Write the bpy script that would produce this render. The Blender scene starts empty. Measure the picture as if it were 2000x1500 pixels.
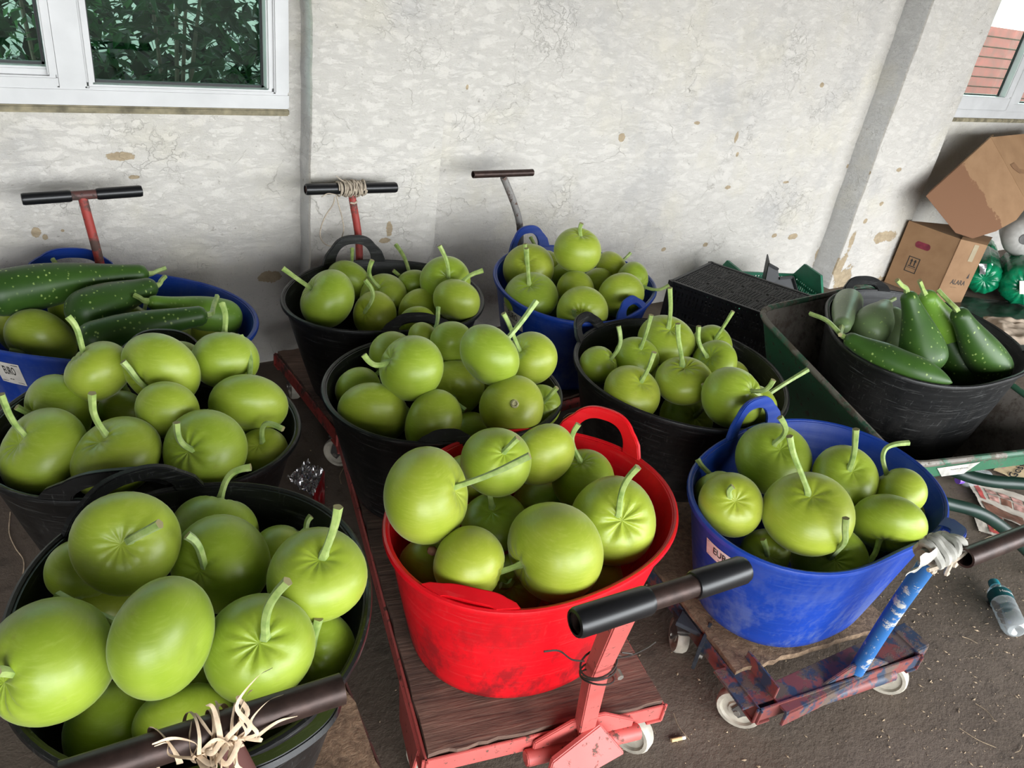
import bpy, bmesh, math, random
from mathutils import Vector, Matrix, noise

# ------------------------------------------------------------------ camera, world, light, exposure
S = bpy.context.scene
F_PX, CAM_H = 1500.0, 1.42
CR = Vector((0.83600996, -0.53141806, 0.1366828))
CU = Vector((0.16755474, 0.48443514, 0.85863147))
CF = Vector((0.52250623, 0.69492261, -0.49403422))
CAM = Vector((0, 0, CAM_H))
cd = bpy.data.cameras.new('camera'); co = bpy.data.objects.new('camera', cd)
S.collection.objects.link(co); S.camera = co
cd.sensor_fit = 'HORIZONTAL'; cd.sensor_width = 36.0; cd.lens = 36.0 * F_PX / 2000.0
cd.clip_start = 0.02; cd.clip_end = 200
M = Matrix((CR, CU, -CF)).transposed().to_4x4(); M.translation = CAM
co.matrix_world = M

W = bpy.data.worlds.new('overcast_sky'); S.world = W; W.use_nodes = True
bg = W.node_tree.nodes['Background']
bg.inputs[0].default_value = (0.93, 0.97, 1.0, 1); bg.inputs[1].default_value = 4.0
S.view_settings.view_transform = 'Standard'; S.view_settings.look = 'None'
S.view_settings.gamma = 1.0; S.view_settings.use_curve_mapping = False
S.view_settings.exposure = 1.55

# daylight through the open front of the shed (portal: guides the sky light, adds none)
pl = bpy.data.lights.new('open_front_daylight', 'AREA'); pl.shape = 'RECTANGLE'
pl.size = 9.2; pl.size_y = 2.1; pl.cycles.is_portal = True
po = bpy.data.objects.new('open_front_daylight', pl); S.collection.objects.link(po)
po.location = (2.4, -2.52, 1.05); po.rotation_euler = (math.radians(90), 0, 0)

# ------------------------------------------------------------------ helpers
PI = math.pi
rnd = random.Random(11)
ORG = {}


def ray(px, py):
    return CF + CR * ((px - 1000) / F_PX) - CU * ((py - 750) / F_PX)


def at_z(px, py, z):
    d = ray(px, py); return CAM + d * ((z - CAM.z) / d.z)


def at_y(px, py, y):
    d = ray(px, py); return CAM + d * (y / d.y)


def at_d(px, py, d):
    return CAM + ray(px, py) * d


def V(*a):
    return Vector(a)


def tag(o, label=None, cat=None, group=None, kind=None):
    if label: o['label'] = label
    if cat: o['category'] = cat
    if group: o['group'] = group
    if kind: o['kind'] = kind
    return o


def empty(name, loc, label=None, cat=None, group=None):
    o = bpy.data.objects.new(name, None); S.collection.objects.link(o)
    o.location = loc; o.empty_display_size = 0.05; ORG[o] = Vector(loc)
    return tag(o, label, cat, group)


class MB:
    """collects geometry in world coordinates, links it as one mesh object"""

    def __init__(s):
        s.v = []; s.f = []; s.m = []

    def add(s, vs, fs, m=0):
        b = len(s.v); s.v += [Vector(v) for v in vs]
        for f in fs: s.f.append([i + b for i in f]); s.m.append(m)
        return s

    def hexa(s, p, m=0):  # 8 points: bottom ring 0-3, top ring 4-7
        return s.add(p, [(3, 2, 1, 0), (4, 5, 6, 7), (0, 1, 5, 4), (1, 2, 6, 5), (2, 3, 7, 6), (3, 0, 4, 7)], m)

    def box(s, c, sx, sy, sz, ux=None, uy=None, uz=None, m=0):
        c = Vector(c); ux = (ux or V(1, 0, 0)) * (sx / 2); uy = (uy or V(0, 1, 0)) * (sy / 2); uz = (uz or V(0, 0, 1)) * (sz / 2)
        return s.hexa([c - ux - uy - uz, c + ux - uy - uz, c + ux + uy - uz, c - ux + uy - uz,
                       c - ux - uy + uz, c + ux - uy + uz, c + ux + uy + uz, c - ux + uy + uz], m)

    def bar(s, a, b, w, h, up=None, m=0):
        a = Vector(a); b = Vector(b); d = (b - a); L = d.length; d = d / L
        up = up or V(0, 0, 1)
        x = d.cross(up)
        if x.length < 1e-4: x = d.cross(V(1, 0, 0))
        x.normalize(); z = x.cross(d)
        return s.box((a + b) / 2, L, w, h, d, x, z, m)

    def tube(s, pts, rad, n=12, m=0, cap=True, capm=None, lobes=0, lobe=0.0):
        pts = [Vector(p) for p in pts]; k = len(pts)
        if not hasattr(rad, '__len__'): rad = [rad] * k
        up = None; rings = []
        for i in range(k):
            t = (pts[min(i + 1, k - 1)] - pts[max(i - 1, 0)]).normalized()
            if up is None:
                up = t.orthogonal().normalized()
            else:
                up = (up - t * up.dot(t)).normalized()
            w = t.cross(up)
            rings.append([pts[i] + (up * math.cos(2 * PI * j / n) + w * math.sin(2 * PI * j / n)) * rad[i]
                          * (1 + lobe * math.cos(lobes * 2 * PI * j / n)) for j in range(n)])
        vs = [v for r in rings for v in r]
        fs = [(i * n + j, i * n + (j + 1) % n, (i + 1) * n + (j + 1) % n, (i + 1) * n + j) for i in range(k - 1) for j in range(n)]
        s.add(vs, fs, m)
        if cap:
            b = len(s.v) - len(vs)
            s.f.append([b + j for j in range(n)][::-1]); s.m.append(m if capm is None else capm)
            s.f.append([b + (k - 1) * n + j for j in range(n)]); s.m.append(m if capm is None else capm)
        return s

    def lathe(s, o, ax, prof, n=24, m=0):  # prof: (r, h) pairs along axis
        ax = Vector(ax).normalized(); a = ax.orthogonal().normalized(); b = ax.cross(a); o = Vector(o)
        vs = [o + ax * h + (a * math.cos(2 * PI * j / n) + b * math.sin(2 * PI * j / n)) * max(r, 1e-5) for r, h in prof for j in range(n)]
        fs = [(i * n + j, i * n + (j + 1) % n, (i + 1) * n + (j + 1) % n, (i + 1) * n + j) for i in range(len(prof) - 1) for j in range(n)]
        return s.add(vs, fs, m)

    def grid(s, fn, nu, nv, m=0):
        vs = [fn(i / nu, j / nv) for i in range(nu + 1) for j in range(nv + 1)]
        fs = [(i * (nv + 1) + j, (i + 1) * (nv + 1) + j, (i + 1) * (nv + 1) + j + 1, i * (nv + 1) + j + 1) for i in range(nu) for j in range(nv)]
        return s.add(vs, fs, m)

    def plate(s, poly, n, th, m=0):  # flat polygon with thickness along n
        n = Vector(n).normalized() * th; k = len(poly); p = [Vector(q) for q in poly]
        return s.add(p + [q + n for q in p], [tuple(range(k))[::-1], tuple(range(k, 2 * k))] +
                     [(i, (i + 1) % k, k + (i + 1) % k, k + i) for i in range(k)], m)

    def build(s, name, mats, parent=None, smooth=True, loc=None, angle=40, bevel=0, solid=0):
        if not isinstance(mats, (list, tuple)): mats = [mats]
        org = ORG.get(parent) if parent else (Vector(loc) if loc is not None else sum(s.v, Vector()) / len(s.v))
        me = bpy.data.meshes.new(name)
        me.from_pydata([v - org for v in s.v], [], s.f)
        for mt in mats: me.materials.append(mt)
        me.polygons.foreach_set('material_index', s.m)
        bm = bmesh.new(); bm.from_mesh(me); bmesh.ops.recalc_face_normals(bm, faces=bm.faces) if not solid else None
        if bevel:
            es = [e for e in bm.edges if len(e.link_faces) == 2 and e.calc_face_angle(0) > 0.6]
            bmesh.ops.bevel(bm, geom=es, offset=bevel, segments=2, affect='EDGES', clamp_overlap=True)
        bm.to_mesh(me); bm.free()
        if smooth:
            me.shade_smooth()
            try: me.set_sharp_from_angle(angle=math.radians(angle))
            except Exception: pass
        o = bpy.data.objects.new(name, me); S.collection.objects.link(o)
        if parent: o.parent = parent
        else: o.location = org
        ORG[o] = org
        return o


def text_mesh(txt, size, bold=0.0):
    cu = bpy.data.curves.new('lettering', 'FONT'); cu.body = txt; cu.size = size; cu.offset = bold
    cu.align_x = 'CENTER'; cu.align_y = 'CENTER'; cu.resolution_u = 3
    o = bpy.data.objects.new('lettering', cu); S.collection.objects.link(o)
    dg = bpy.context.evaluated_depsgraph_get(); dg.update()
    me = bpy.data.meshes.new_from_object(o.evaluated_get(dg))
    vs = [tuple(v.co) for v in me.vertices]; fs = [tuple(p.vertices) for p in me.polygons]
    bpy.data.objects.remove(o); bpy.data.curves.remove(cu); bpy.data.meshes.remove(me)
    return vs, fs


def catmull(pts, n=8):
    p = [Vector(q) for q in pts]; p = [p[0] * 2 - p[1]] + p + [p[-1] * 2 - p[-2]]; out = []
    for i in range(1, len(p) - 2):
        for k in range(n):
            t = k / n; a, b, c, d = p[i - 1:i + 3]
            out.append(0.5 * ((2 * b) + (c - a) * t + (2 * a - 5 * b + 4 * c - d) * t * t + (3 * b - a - 3 * c + d) * t ** 3))
    return out + [p[-2]]


# ------------------------------------------------------------------ materials
class NT:
    def __init__(s, name):
        s.mat = bpy.data.materials.new(name); s.mat.use_nodes = True
        s.t = s.mat.node_tree; s.n = s.t.nodes; s.l = s.t.links
        s.b = s.n['Principled BSDF']; s.out = s.n['Material Output']

    def new(s, typ, **kw):
        n = s.n.new(typ)
        for k, v in kw.items():
            if k in n.inputs: n.inputs[k].default_value = v
            else: setattr(n, k, v)
        return n

    def coord(s, kind='Object', scale=(1, 1, 1)):
        c = s.new('ShaderNodeTexCoord'); mp = s.new('ShaderNodeMapping'); mp.inputs['Scale'].default_value = scale
        s.l.new(c.outputs[kind], mp.inputs['Vector']); return mp.outputs['Vector']

    def noise(s, vec, scale, detail=4, rough=0.55, dist=0.0):
        n = s.new('ShaderNodeTexNoise'); n.inputs['Scale'].default_value = scale; n.inputs['Detail'].default_value = detail
        n.inputs['Roughness'].default_value = rough; n.inputs['Distortion'].default_value = dist
        s.l.new(vec, n.inputs['Vector']); return n.outputs['Fac']

    def ramp(s, fac, stops, interp='LINEAR'):
        r = s.new('ShaderNodeValToRGB'); cr = r.color_ramp; cr.interpolation = interp
        while len(cr.elements) < len(stops): cr.elements.new(0.5)
        for e, (p, c) in zip(cr.elements, stops):
            e.position = p; e.color = c if len(c) == 4 else (*c, 1)
        s.l.new(fac, r.inputs['Fac']); return r.outputs['Color']

    def mask(s, fac, lo, hi):
        return s.ramp(fac, [(lo, (0, 0, 0)), (hi, (1, 1, 1))])

    def mix(s, fac, a, b, typ='MIX'):
        m = s.new('ShaderNodeMix', data_type='RGBA', blend_type=typ)
        for sock, val in ((m.inputs[0], fac), (m.inputs[6], a), (m.inputs[7], b)):
            if hasattr(val, 'is_linked') or isinstance(val, bpy.types.NodeSocket): s.l.new(val, sock)
            elif isinstance(val, (tuple, list)): sock.default_value = (*val, 1) if len(val) == 3 else val
            else: sock.default_value = val
        return m.outputs[2]

    def math(s, op, a, b=0.0, clamp=False):
        m = s.new('ShaderNodeMath', operation=op); m.use_clamp = clamp
        for sock, val in ((m.inputs[0], a), (m.inputs[1], b)):
            if isinstance(val, bpy.types.NodeSocket): s.l.new(val, sock)
            else: sock.default_value = val
        return m.outputs[0]

    def bump(s, h, strength=0.3, dist=0.01, prev=None):
        b = s.new('ShaderNodeBump'); b.inputs['Strength'].default_value = strength; b.inputs['Distance'].default_value = dist
        s.l.new(h, b.inputs['Height'])
        if prev is not None: s.l.new(prev, b.inputs['Normal'])
        s.l.new(b.outputs['Normal'], s.b.inputs['Normal']); return b.outputs['Normal']

    def set(s, color=None, rough=None, **kw):
        for nm, val in (('Base Color', color), ('Roughness', rough)):
            if val is None: continue
            if isinstance(val, bpy.types.NodeSocket): s.l.new(val, s.b.inputs[nm])
            else: s.b.inputs[nm].default_value = (*val, 1) if isinstance(val, tuple) and len(val) == 3 else val
        for k, v in kw.items(): s.b.inputs[k.replace('_', ' ')].default_value = v
        return s.mat


def plain(name, col, rough=0.5, var=0.15, scale=18, metal=0.0, bump=0.0, **kw):
    n = NT(name); v = n.coord()
    f = n.noise(v, scale, 5)
    c = n.ramp(f, [(0.3, tuple(x * (1 - var) for x in col)), (0.7, tuple(min(1, x * (1 + var)) for x in col))])
    if bump: n.bump(f, bump, 0.004)
    return n.set(c, rough, Metallic=metal, **kw)


def m_gourd():
    n = NT('gourd_skin'); v = n.coord()
    oi = n.new('ShaderNodeObjectInfo')
    f1 = n.noise(v, 9, 4); f2 = n.noise(v, 120, 3, 0.6)
    c = n.ramp(f1, [(0.3, (0.235, 0.315, 0.020)), (0.52, (0.300, 0.375, 0.032)), (0.72, (0.370, 0.435, 0.055))])
    vv = n.coord('Object', (45, 45, 300)); f3 = n.noise(vv, 1.0, 4, 0.65)
    c = n.mix(n.math('MULTIPLY', n.mask(f3, 0.5, 0.75), 0.35), c, (0.44, 0.49, 0.10))
    w = n.ramp(oi.outputs['Random'], [(0.0, (0.84, 0.93, 0.85)), (0.5, (1, 1, 1)), (1.0, (1.10, 1.02, 1.0))])
    c = n.mix(1.0, c, w, 'MULTIPLY')
    sp = n.mask(n.noise(v, 46, 2, 0.4), 0.70, 0.76)
    c = n.mix(n.math('MULTIPLY', sp, 0.18), c, (0.22, 0.2, 0.05))
    n.bump(f2, 0.10, 0.002)
    n.b.inputs['Sheen Weight'].default_value = 0.26; n.b.inputs['Sheen Roughness'].default_value = 0.35
    n.b.inputs['Sheen Tint'].default_value = (0.92, 0.96, 0.78, 1)
    return n.set(c, n.math('ADD', n.math('MULTIPLY', f2, 0.16), 0.30), Specular_IOR_Level=0.45)


def m_stem():
    n = NT('gourd_stem'); v = n.coord()
    f = n.noise(v, 60, 3)
    c = n.ramp(f, [(0.3, (0.17, 0.27, 0.05)), (0.6, (0.33, 0.43, 0.12)), (0.8, (0.45, 0.52, 0.22))])
    return n.set(c, 0.5, Sheen_Weight=0.2)


def m_long(name, a, b, spots=0.62):
    n = NT(name); v = n.coord(); oi = n.new('ShaderNodeObjectInfo')
    f = n.noise(v, 8, 4); c = n.ramp(f, [(0.3, a), (0.7, b)])
    vo = n.new('ShaderNodeTexVoronoi'); vo.inputs['Scale'].default_value = 74; vo.inputs['Randomness'].default_value = 1
    dv = n.new('ShaderNodeMapping'); n.l.new(v, dv.inputs['Vector']); dv.inputs['Scale'].default_value = (1, 1, 0.75)
    n.l.new(dv.outputs['Vector'], vo.inputs['Vector'])
    f2 = n.noise(v, 22, 3); f3 = n.noise(v, 150, 2)
    d = n.math('ADD', vo.outputs['Distance'], n.math('MULTIPLY', n.noise(n.coord('Object', (1.6, .7, 1.6)), 95, 3), 0.40))
    sp = n.mix(n.mask(d, 0.30, 0.42), (1, 1, 1), (0, 0, 0))
    sp = n.math('MULTIPLY', sp, n.mask(f2, 0.36, 0.36 + (spots - .5)))
    c = n.mix(n.math('MULTIPLY', sp, 0.8), c, (0.34, 0.46, 0.13))
    n.bump(f, 0.05, 0.004)
    n.b.inputs['Sheen Weight'].default_value = 0.06
    return n.set(c, 0.40, Specular_IOR_Level=0.35)


def m_tub(name, col, scr, rough=0.42, dirt=(0.16, 0.14, 0.12), dirtamt=0.35, sa=0.4):
    n = NT(name); v = n.coord()
    f = n.noise(v, 5, 4)
    c = n.ramp(f, [(0.3, tuple(x * 0.8 for x in col)), (0.7, tuple(min(1, x * 1.12) for x in col))])
    vs = n.coord('Object', (6, 6, 130)); s1 = n.noise(vs, 1.6, 5, 0.7)
    c = n.mix(n.math('MULTIPLY', n.mask(s1, 0.57, 0.66), sa), c, scr)
    vt = n.coord('Object', (60, 60, 9)); s2 = n.noise(vt, 2.5, 5, 0.7, 0.6)
    c = n.mix(n.math('MULTIPLY', n.mask(s2, 0.60, 0.68), sa * 0.75), c, scr)
    g = n.new('ShaderNodeSeparateXYZ'); n.l.new(n.coord(), g.inputs[0])
    low = n.ramp(g.outputs[2], [(0.05, (1, 1, 1)), (0.34, (0, 0, 0))])
    dd = n.math('MULTIPLY', n.math('MULTIPLY', low, n.mask(n.noise(n.coord('Object', (1, 1, .45)), 15, 6, 0.7), 0.46, 0.60)), dirtamt)
    c = n.mix(dd, c, dirt)
    w = n.new('ShaderNodeTexWave', bands_direction='Z'); w.inputs['Scale'].default_value = 14; w.inputs['Distortion'].default_value = 0.6
    n.l.new(v, w.inputs['Vector'])
    n.bump(n.math('ADD', n.math('MULTIPLY', w.outputs['Fac'], 0.5), n.math('MULTIPLY', s1, 0.8)), 0.10, 0.004)
    return n.set(c, n.math('ADD', n.math('MULTIPLY', f, 0.25), rough - 0.1))


def m_paint(name, col, rust=(0.09, 0.045, 0.03), other=None, amt=(0.52, 0.6), rough=0.5):
    n = NT(name); v = n.coord()
    f = n.noise(v, 14, 6, 0.7); f2 = n.noise(v, 55, 4, 0.7); f3 = n.noise(v, 7, 4)
    c = n.ramp(f3, [(0.3, tuple(x * 0.8 for x in col)), (0.7, tuple(min(1, x * 1.15) for x in col))])
    if other: c = n.mix(n.mask(n.noise(v, 16, 5, 0.65), 0.47, 0.53), c, other)
    k = n.math('MAXIMUM', n.mask(f, *amt), n.mask(f2, 0.60, 0.66))
    c = n.mix(k, c, rust)
    n.bump(k, 0.25, 0.002)
    return n.set(c, n.math('ADD', n.math('MULTIPLY', k, 0.3), rough))


def m_plaster(patches, name='plaster', tint=(0.640, 0.606, 0.556)):
    """whitewashed plaster; patches: (x, z, rx, rz) places where the wash has flaked off"""
    n = NT(name); g = n.new('ShaderNodeNewGeometry'); pos = g.outputs['Position']
    f1 = n.noise(pos, 1.3, 5); f2 = n.noise(pos, 6, 6, 0.65); f3 = n.noise(pos, 34, 6, 0.7); f4 = n.noise(pos, 3.2, 5, 0.6)
    c = n.ramp(f1, [(0.3, tuple(x * 0.95 for x in tint)), (0.65, tint)])
    c = n.mix(n.math('MULTIPLY', n.mask(f4, 0.52, 0.72), 0.5), c, (0.66, 0.61, 0.48))
    mpv = n.new('ShaderNodeMapping'); mpv.inputs['Location'].default_value = (3.1, 7.7, 1.2); n.l.new(pos, mpv.inputs['Vector'])
    f5 = n.noise(mpv.outputs['Vector'], 2.6, 5, 0.65); c = n.mix(n.math('MULTIPLY', n.mask(f5, 0.54, 0.72), 0.5), c, (0.40, 0.39, 0.385))
    sp = n.mask(n.noise(mpv.outputs['Vector'], 26, 6, 0.75), 0.635, 0.70); c = n.mix(n.math('MULTIPLY', sp, 0.65), c, (0.27, 0.24, 0.20))
    # hairline cracks
    vo = n.new('ShaderNodeTexVoronoi', feature='DISTANCE_TO_EDGE'); vo.inputs['Scale'].default_value = 2.3
    ds = n.new('ShaderNodeVectorMath', operation='ADD'); nz = n.new('ShaderNodeTexNoise'); nz.inputs['Scale'].default_value = 5; nz.inputs['Detail'].default_value = 6
    n.l.new(pos, nz.inputs['Vector']); sc = n.new('ShaderNodeVectorMath', operation='SCALE'); sc.inputs['Scale'].default_value = 0.35
    n.l.new(nz.outputs['Color'], sc.inputs[0]); n.l.new(pos, ds.inputs[0]); n.l.new(sc.outputs[0], ds.inputs[1]); n.l.new(ds.outputs[0], vo.inputs['Vector'])
    cr = n.math('MULTIPLY', n.mix(n.mask(vo.outputs['Distance'], 0.0, 0.006), (1, 1, 1), (0, 0, 0)), n.mask(f2, 0.5, 0.62))
    c = n.mix(n.math('MULTIPLY', cr, 0.40), c, (0.25, 0.22, 0.18))
    # flaked patches
    sx = n.new('ShaderNodeSeparateXYZ'); n.l.new(pos, sx.inputs[0]); pm = None
    wob = n.math('MULTIPLY', n.math('SUBTRACT', n.noise(pos, 15, 8, 0.75), 0.5), 5.0)
    for (x, z, rx, rz) in patches:
        a = n.math('DIVIDE', n.math('SUBTRACT', sx.outputs[0], x), rx); b = n.math('DIVIDE', n.math('SUBTRACT', sx.outputs[2], z), rz)
        d = n.math('ADD', n.math('ADD', n.math('MULTIPLY', a, a), n.math('MULTIPLY', b, b)), wob)
        k = n.math('LESS_THAN', d, 1.0); pm = k if pm is None else n.math('MAXIMUM', pm, k)
    rid = n.new('ShaderNodeTexNoise', noise_type='RIDGED_MULTIFRACTAL'); rid.inputs['Scale'].default_value = 9; rid.inputs['Detail'].default_value = 7; rid.inputs['Roughness'].default_value = 0.6; rid.inputs['Distortion'].default_value = 0.8
    n.l.new(pos, rid.inputs['Vector'])
    rm = n.mask(n.noise(mpv.outputs['Vector'], 1.9, 4), 0.42, 0.62)
    c = n.mix(n.math('MULTIPLY', n.math('MULTIPLY', n.mask(rid.outputs['Fac'], 0.62, 0.95), rm), 0.20), c, (0.40, 0.35, 0.28))
    vo2 = n.new('ShaderNodeTexVoronoi', feature='DISTANCE_TO_EDGE'); vo2.inputs['Scale'].default_value = 17
    sc2 = n.new('ShaderNodeVectorMath', operation='SCALE'); sc2.inputs['Scale'].default_value = 0.22; n.l.new(nz.outputs['Color'], sc2.inputs[0]); ds2 = n.new('ShaderNodeVectorMath', operation='ADD')
    nz2 = n.new('ShaderNodeTexNoise'); nz2.inputs['Scale'].default_value = 40; nz2.inputs['Detail'].default_value = 4; n.l.new(pos, nz2.inputs['Vector']); sc3 = n.new('ShaderNodeVectorMath', operation='SCALE'); sc3.inputs['Scale'].default_value = 0.05; n.l.new(nz2.outputs['Color'], sc3.inputs[0])
    n.l.new(pos, ds2.inputs[0]); n.l.new(sc2.outputs[0], ds2.inputs[1]); ds3 = n.new('ShaderNodeVectorMath', operation='ADD'); n.l.new(ds2.outputs[0], ds3.inputs[0]); n.l.new(sc3.outputs[0], ds3.inputs[1]); n.l.new(ds3.outputs[0], vo2.inputs['Vector'])
    mps = n.new('ShaderNodeMapping'); mps.inputs['Scale'].default_value = (1, 1, 2.6); n.l.new(pos, mps.inputs['Vector'])
    f7 = n.noise(mps.outputs['Vector'], 11, 9, 0.72, 0.35); fl = n.mask(f7, 0.44, 0.56)
    c = n.mix(n.math('MULTIPLY', n.math('MULTIPLY', n.mask(f7, 0.54, 0.58), n.mask(f4, 0.45, 0.6)), 0.13), c, (0.45, 0.40, 0.33))
    c = n.mix(n.math('MULTIPLY', n.mask(n.noise(mps.outputs['Vector'], 55, 6, 0.75), 0.615, 0.66), 0.5), c, (0.26, 0.22, 0.18))
    f6 = n.noise(mpv.outputs['Vector'], 4.5, 5, 0.6)
    ck = n.math('MULTIPLY', n.mix(n.mask(vo2.outputs['Distance'], 0.0, 0.03), (1, 1, 1), (0, 0, 0)), n.mask(f6, 0.52, 0.66))
    c = n.mix(n.math('MULTIPLY', ck, 0.12), c, (0.30, 0.26, 0.21))
    h = n.math('SUBTRACT', n.math('ADD', n.math('ADD', n.math('MULTIPLY', f2, 0.9), n.math('ADD', n.math('MULTIPLY', f3, 0.55), n.math('MULTIPLY', fl, 0.15))), n.math('MULTIPLY', n.math('MULTIPLY', rid.outputs['Fac'], rm), -0.35)), n.math('MULTIPLY', ck, 0.32))
    h = n.math('SUBTRACT', h, n.math('MULTIPLY', cr, 0.25))
    if pm is not None:
        c = n.mix(pm, c, n.ramp(f3, [(0.3, (0.36, 0.28, 0.18)), (0.7, (0.48, 0.38, 0.25))])); h = n.math('SUBTRACT', h, n.math('MULTIPLY', pm, 0.5))
    n.bump(h, 0.7, 0.016)
    return n.set(c, 0.85)


def m_floor():
    n = NT('dirty_concrete'); g = n.new('ShaderNodeNewGeometry'); pos = g.outputs['Position']
    f1 = n.noise(pos, 2.2, 6, 0.6); f2 = n.noise(pos, 18, 6, 0.7); f3 = n.noise(pos, 90, 4, 0.7)
    c = n.ramp(f1, [(0.3, (0.085, 0.060, 0.042)), (0.55, (0.125, 0.092, 0.068)), (0.75, (0.17, 0.130, 0.098))])
    c = n.mix(n.math('MULTIPLY', n.mask(f2, 0.55, 0.68), 0.6), c, (0.050, 0.036, 0.026))
    c = n.mix(n.math('MULTIPLY', n.mask(f3, 0.62, 0.72), 0.5), c, (0.24, 0.19, 0.14))
    n.bump(n.math('ADD', f2, n.math('MULTIPLY', f3, 0.5)), 0.5, 0.008)
    return n.set(c, 0.8)


def m_wood(name, a, b, sc=(5, 60, 60), rough=0.8, turn=0):
    n = NT(name); v0 = n.coord(); mr = n.new('ShaderNodeMapping'); mr.inputs['Rotation'].default_value = (0, 0, math.radians(turn)); mr.inputs['Scale'].default_value = (1, 1, 1); n.l.new(v0, mr.inputs['Vector'])
    mq = n.new('ShaderNodeMapping'); mq.inputs['Scale'].default_value = sc; n.l.new(mr.outputs['Vector'], mq.inputs['Vector']); v = mq.outputs['Vector']; f = n.noise(v, 1.5, 6, 0.7, 0.4); f2 = n.noise(n.coord(), 6, 4)
    c = n.mix(n.math('MULTIPLY', n.mask(f2, 0.45, 0.65), 0.6), n.ramp(f, [(0.32, a), (0.7, b)]), tuple(x * 0.45 for x in a))
    n.bump(f, 0.6, 0.006)
    return n.set(c, rough)


def m_glass(name, tint=(0.78, 0.90, 0.84), refl=0.09, rough=0.0, frost=0.0):
    n = NT(name); tr = n.new('ShaderNodeBsdfTransparent'); tr.inputs[0].default_value = (*tint, 1)
    gl = n.new('ShaderNodeBsdfGlossy'); gl.inputs['Roughness'].default_value = rough
    fr = n.new('ShaderNodeFresnel'); fr.inputs[0].default_value = 1.5; m = n.new('ShaderNodeMixShader')
    bk = n.new('ShaderNodeNewGeometry'); io = n.math('SUBTRACT', 1.5, n.math('MULTIPLY', bk.outputs['Backfacing'], 0.8333)); n.l.new(io, fr.inputs[0])
    f = n.math('ADD', fr.outputs[0], refl - 0.04, True)
    n.l.new(f, m.inputs[0]); n.l.new(tr.outputs[0], m.inputs[1]); n.l.new(gl.outputs[0], m.inputs[2])
    if frost:
        df = n.new('ShaderNodeBsdfDiffuse'); df.inputs[0].default_value = (0.8, 0.85, 0.86, 1); m2 = n.new('ShaderNodeMixShader')
        m2.inputs[0].default_value = frost; n.l.new(m.outputs[0], m2.inputs[1]); n.l.new(df.outputs[0], m2.inputs[2]); m = m2
    n.l.new(m.outputs[0], n.out.inputs['Surface']); return n.mat


def m_leaf(name, a, b):
    n = NT(name); g = n.new('ShaderNodeNewGeometry')
    c = n.ramp(g.outputs['Random Per Island'], [(0.0, a), (1.0, b)])
    n.set(c, 0.6, Specular_IOR_Level=0.15); tl = n.new('ShaderNodeBsdfTranslucent'); n.l.new(c, tl.inputs[0]); m = n.new('ShaderNodeMixShader'); m.inputs[0].default_value = 0.35
    n.l.new(n.b.outputs[0], m.inputs[1]); n.l.new(tl.outputs[0], m.inputs[2]); n.l.new(m.outputs[0], n.out.inputs['Surface'])
    return n.mat


def m_card(name, stain=None):
    n = NT(name); v = n.coord(); f = n.noise(v, 10, 5); f2 = n.noise(n.coord('Object', (40, 40, 4)), 6, 4)
    c = n.ramp(f, [(0.3, (0.235, 0.128, 0.060)), (0.7, (0.30, 0.172, 0.085))])
    c = n.mix(n.math('MULTIPLY', n.mask(f2, 0.5, 0.7), 0.2), c, (0.28, 0.15, 0.07))
    if stain:
        sx = n.new('ShaderNodeSeparateXYZ'); n.l.new(v, sx.inputs[0])
        d = n.math('ADD', n.math('ADD', n.math('ADD', n.math('MULTIPLY', sx.outputs[0], stain[0]), n.math('MULTIPLY', sx.outputs[1], stain[1])), n.math('MULTIPLY', sx.outputs[2], stain[2])),
                   n.math('MULTIPLY', n.math('SUBTRACT', n.noise(v, 12, 6, 0.65), 0.5), 0.16))
        k = n.mask(d, stain[3], stain[3] + 0.006); c = n.mix(k, (0.175, 0.080, 0.036), c)
    n.bump(f, 0.15, 0.01)
    return n.set(c, 0.75)


MAT = {}
MAT['gourd'] = m_gourd(); MAT['stem'] = m_stem()
MAT['stem_cut'] = plain('cut_stem_end', (0.30, 0.26, 0.12), 0.8)
MAT['scar'] = plain('blossom_scar', (0.38, 0.35, 0.18), 0.8, 0.5, 90)
MAT['dry'] = plain('dried_blossom', (0.13, 0.055, 0.03), 0.8, 0.4, 90)
MAT['long'] = m_long('long_gourd_skin', (0.021, 0.060, 0.008), (0.043, 0.105, 0.013))
MAT['long_light'] = m_long('light_long_gourd_skin', (0.11, 0.23, 0.025), (0.17, 0.32, 0.035), 0.7)
MAT['long_grey'] = m_long('grey_long_gourd_skin', (0.12, 0.18, 0.07), (0.17, 0.23, 0.11), 0.75)
MAT['black'] = m_tub('black_rubber', (0.0048, 0.0050, 0.0052), (0.085, 0.085, 0.082), 0.42, (0.06, 0.055, 0.05), sa=0.65)
MAT['blue'] = m_tub('blue_plastic', (0.004, 0.040, 0.300), (0.14, 0.22, 0.44), 0.40, (0.13, 0.17, 0.30), 0.5, 0.14)
MAT['red'] = m_tub('red_plastic', (0.70, 0.003, 0.010), (0.72, 0.20, 0.18), 0.36, (0.10, 0.008, 0.010), 0.75, 0.10)
MAT['crate_black'] = plain('black_crate_plastic', (0.014, 0.015, 0.017), 0.5, 0.3)
MAT['crate_green'] = plain('green_crate_plastic', (0.012, 0.16, 0.085), 0.5, 0.2)
MAT['grip'] = plain('black_rubber_grip', (0.006, 0.006, 0.007), 0.33, 0.2)
MAT['rust'] = plain('rusty_tube', (0.045, 0.026, 0.021), 0.42, 0.4, 40, 0.5, 0.2)
MAT['grey_steel'] = m_paint('worn_grey_steel', (0.20, 0.19, 0.18), (0.10, 0.055, 0.04))
MAT['salmon'] = m_paint('salmon_red_paint', (0.56, 0.115, 0.10), (0.11, 0.055, 0.04), amt=(0.60, 0.66))
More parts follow.
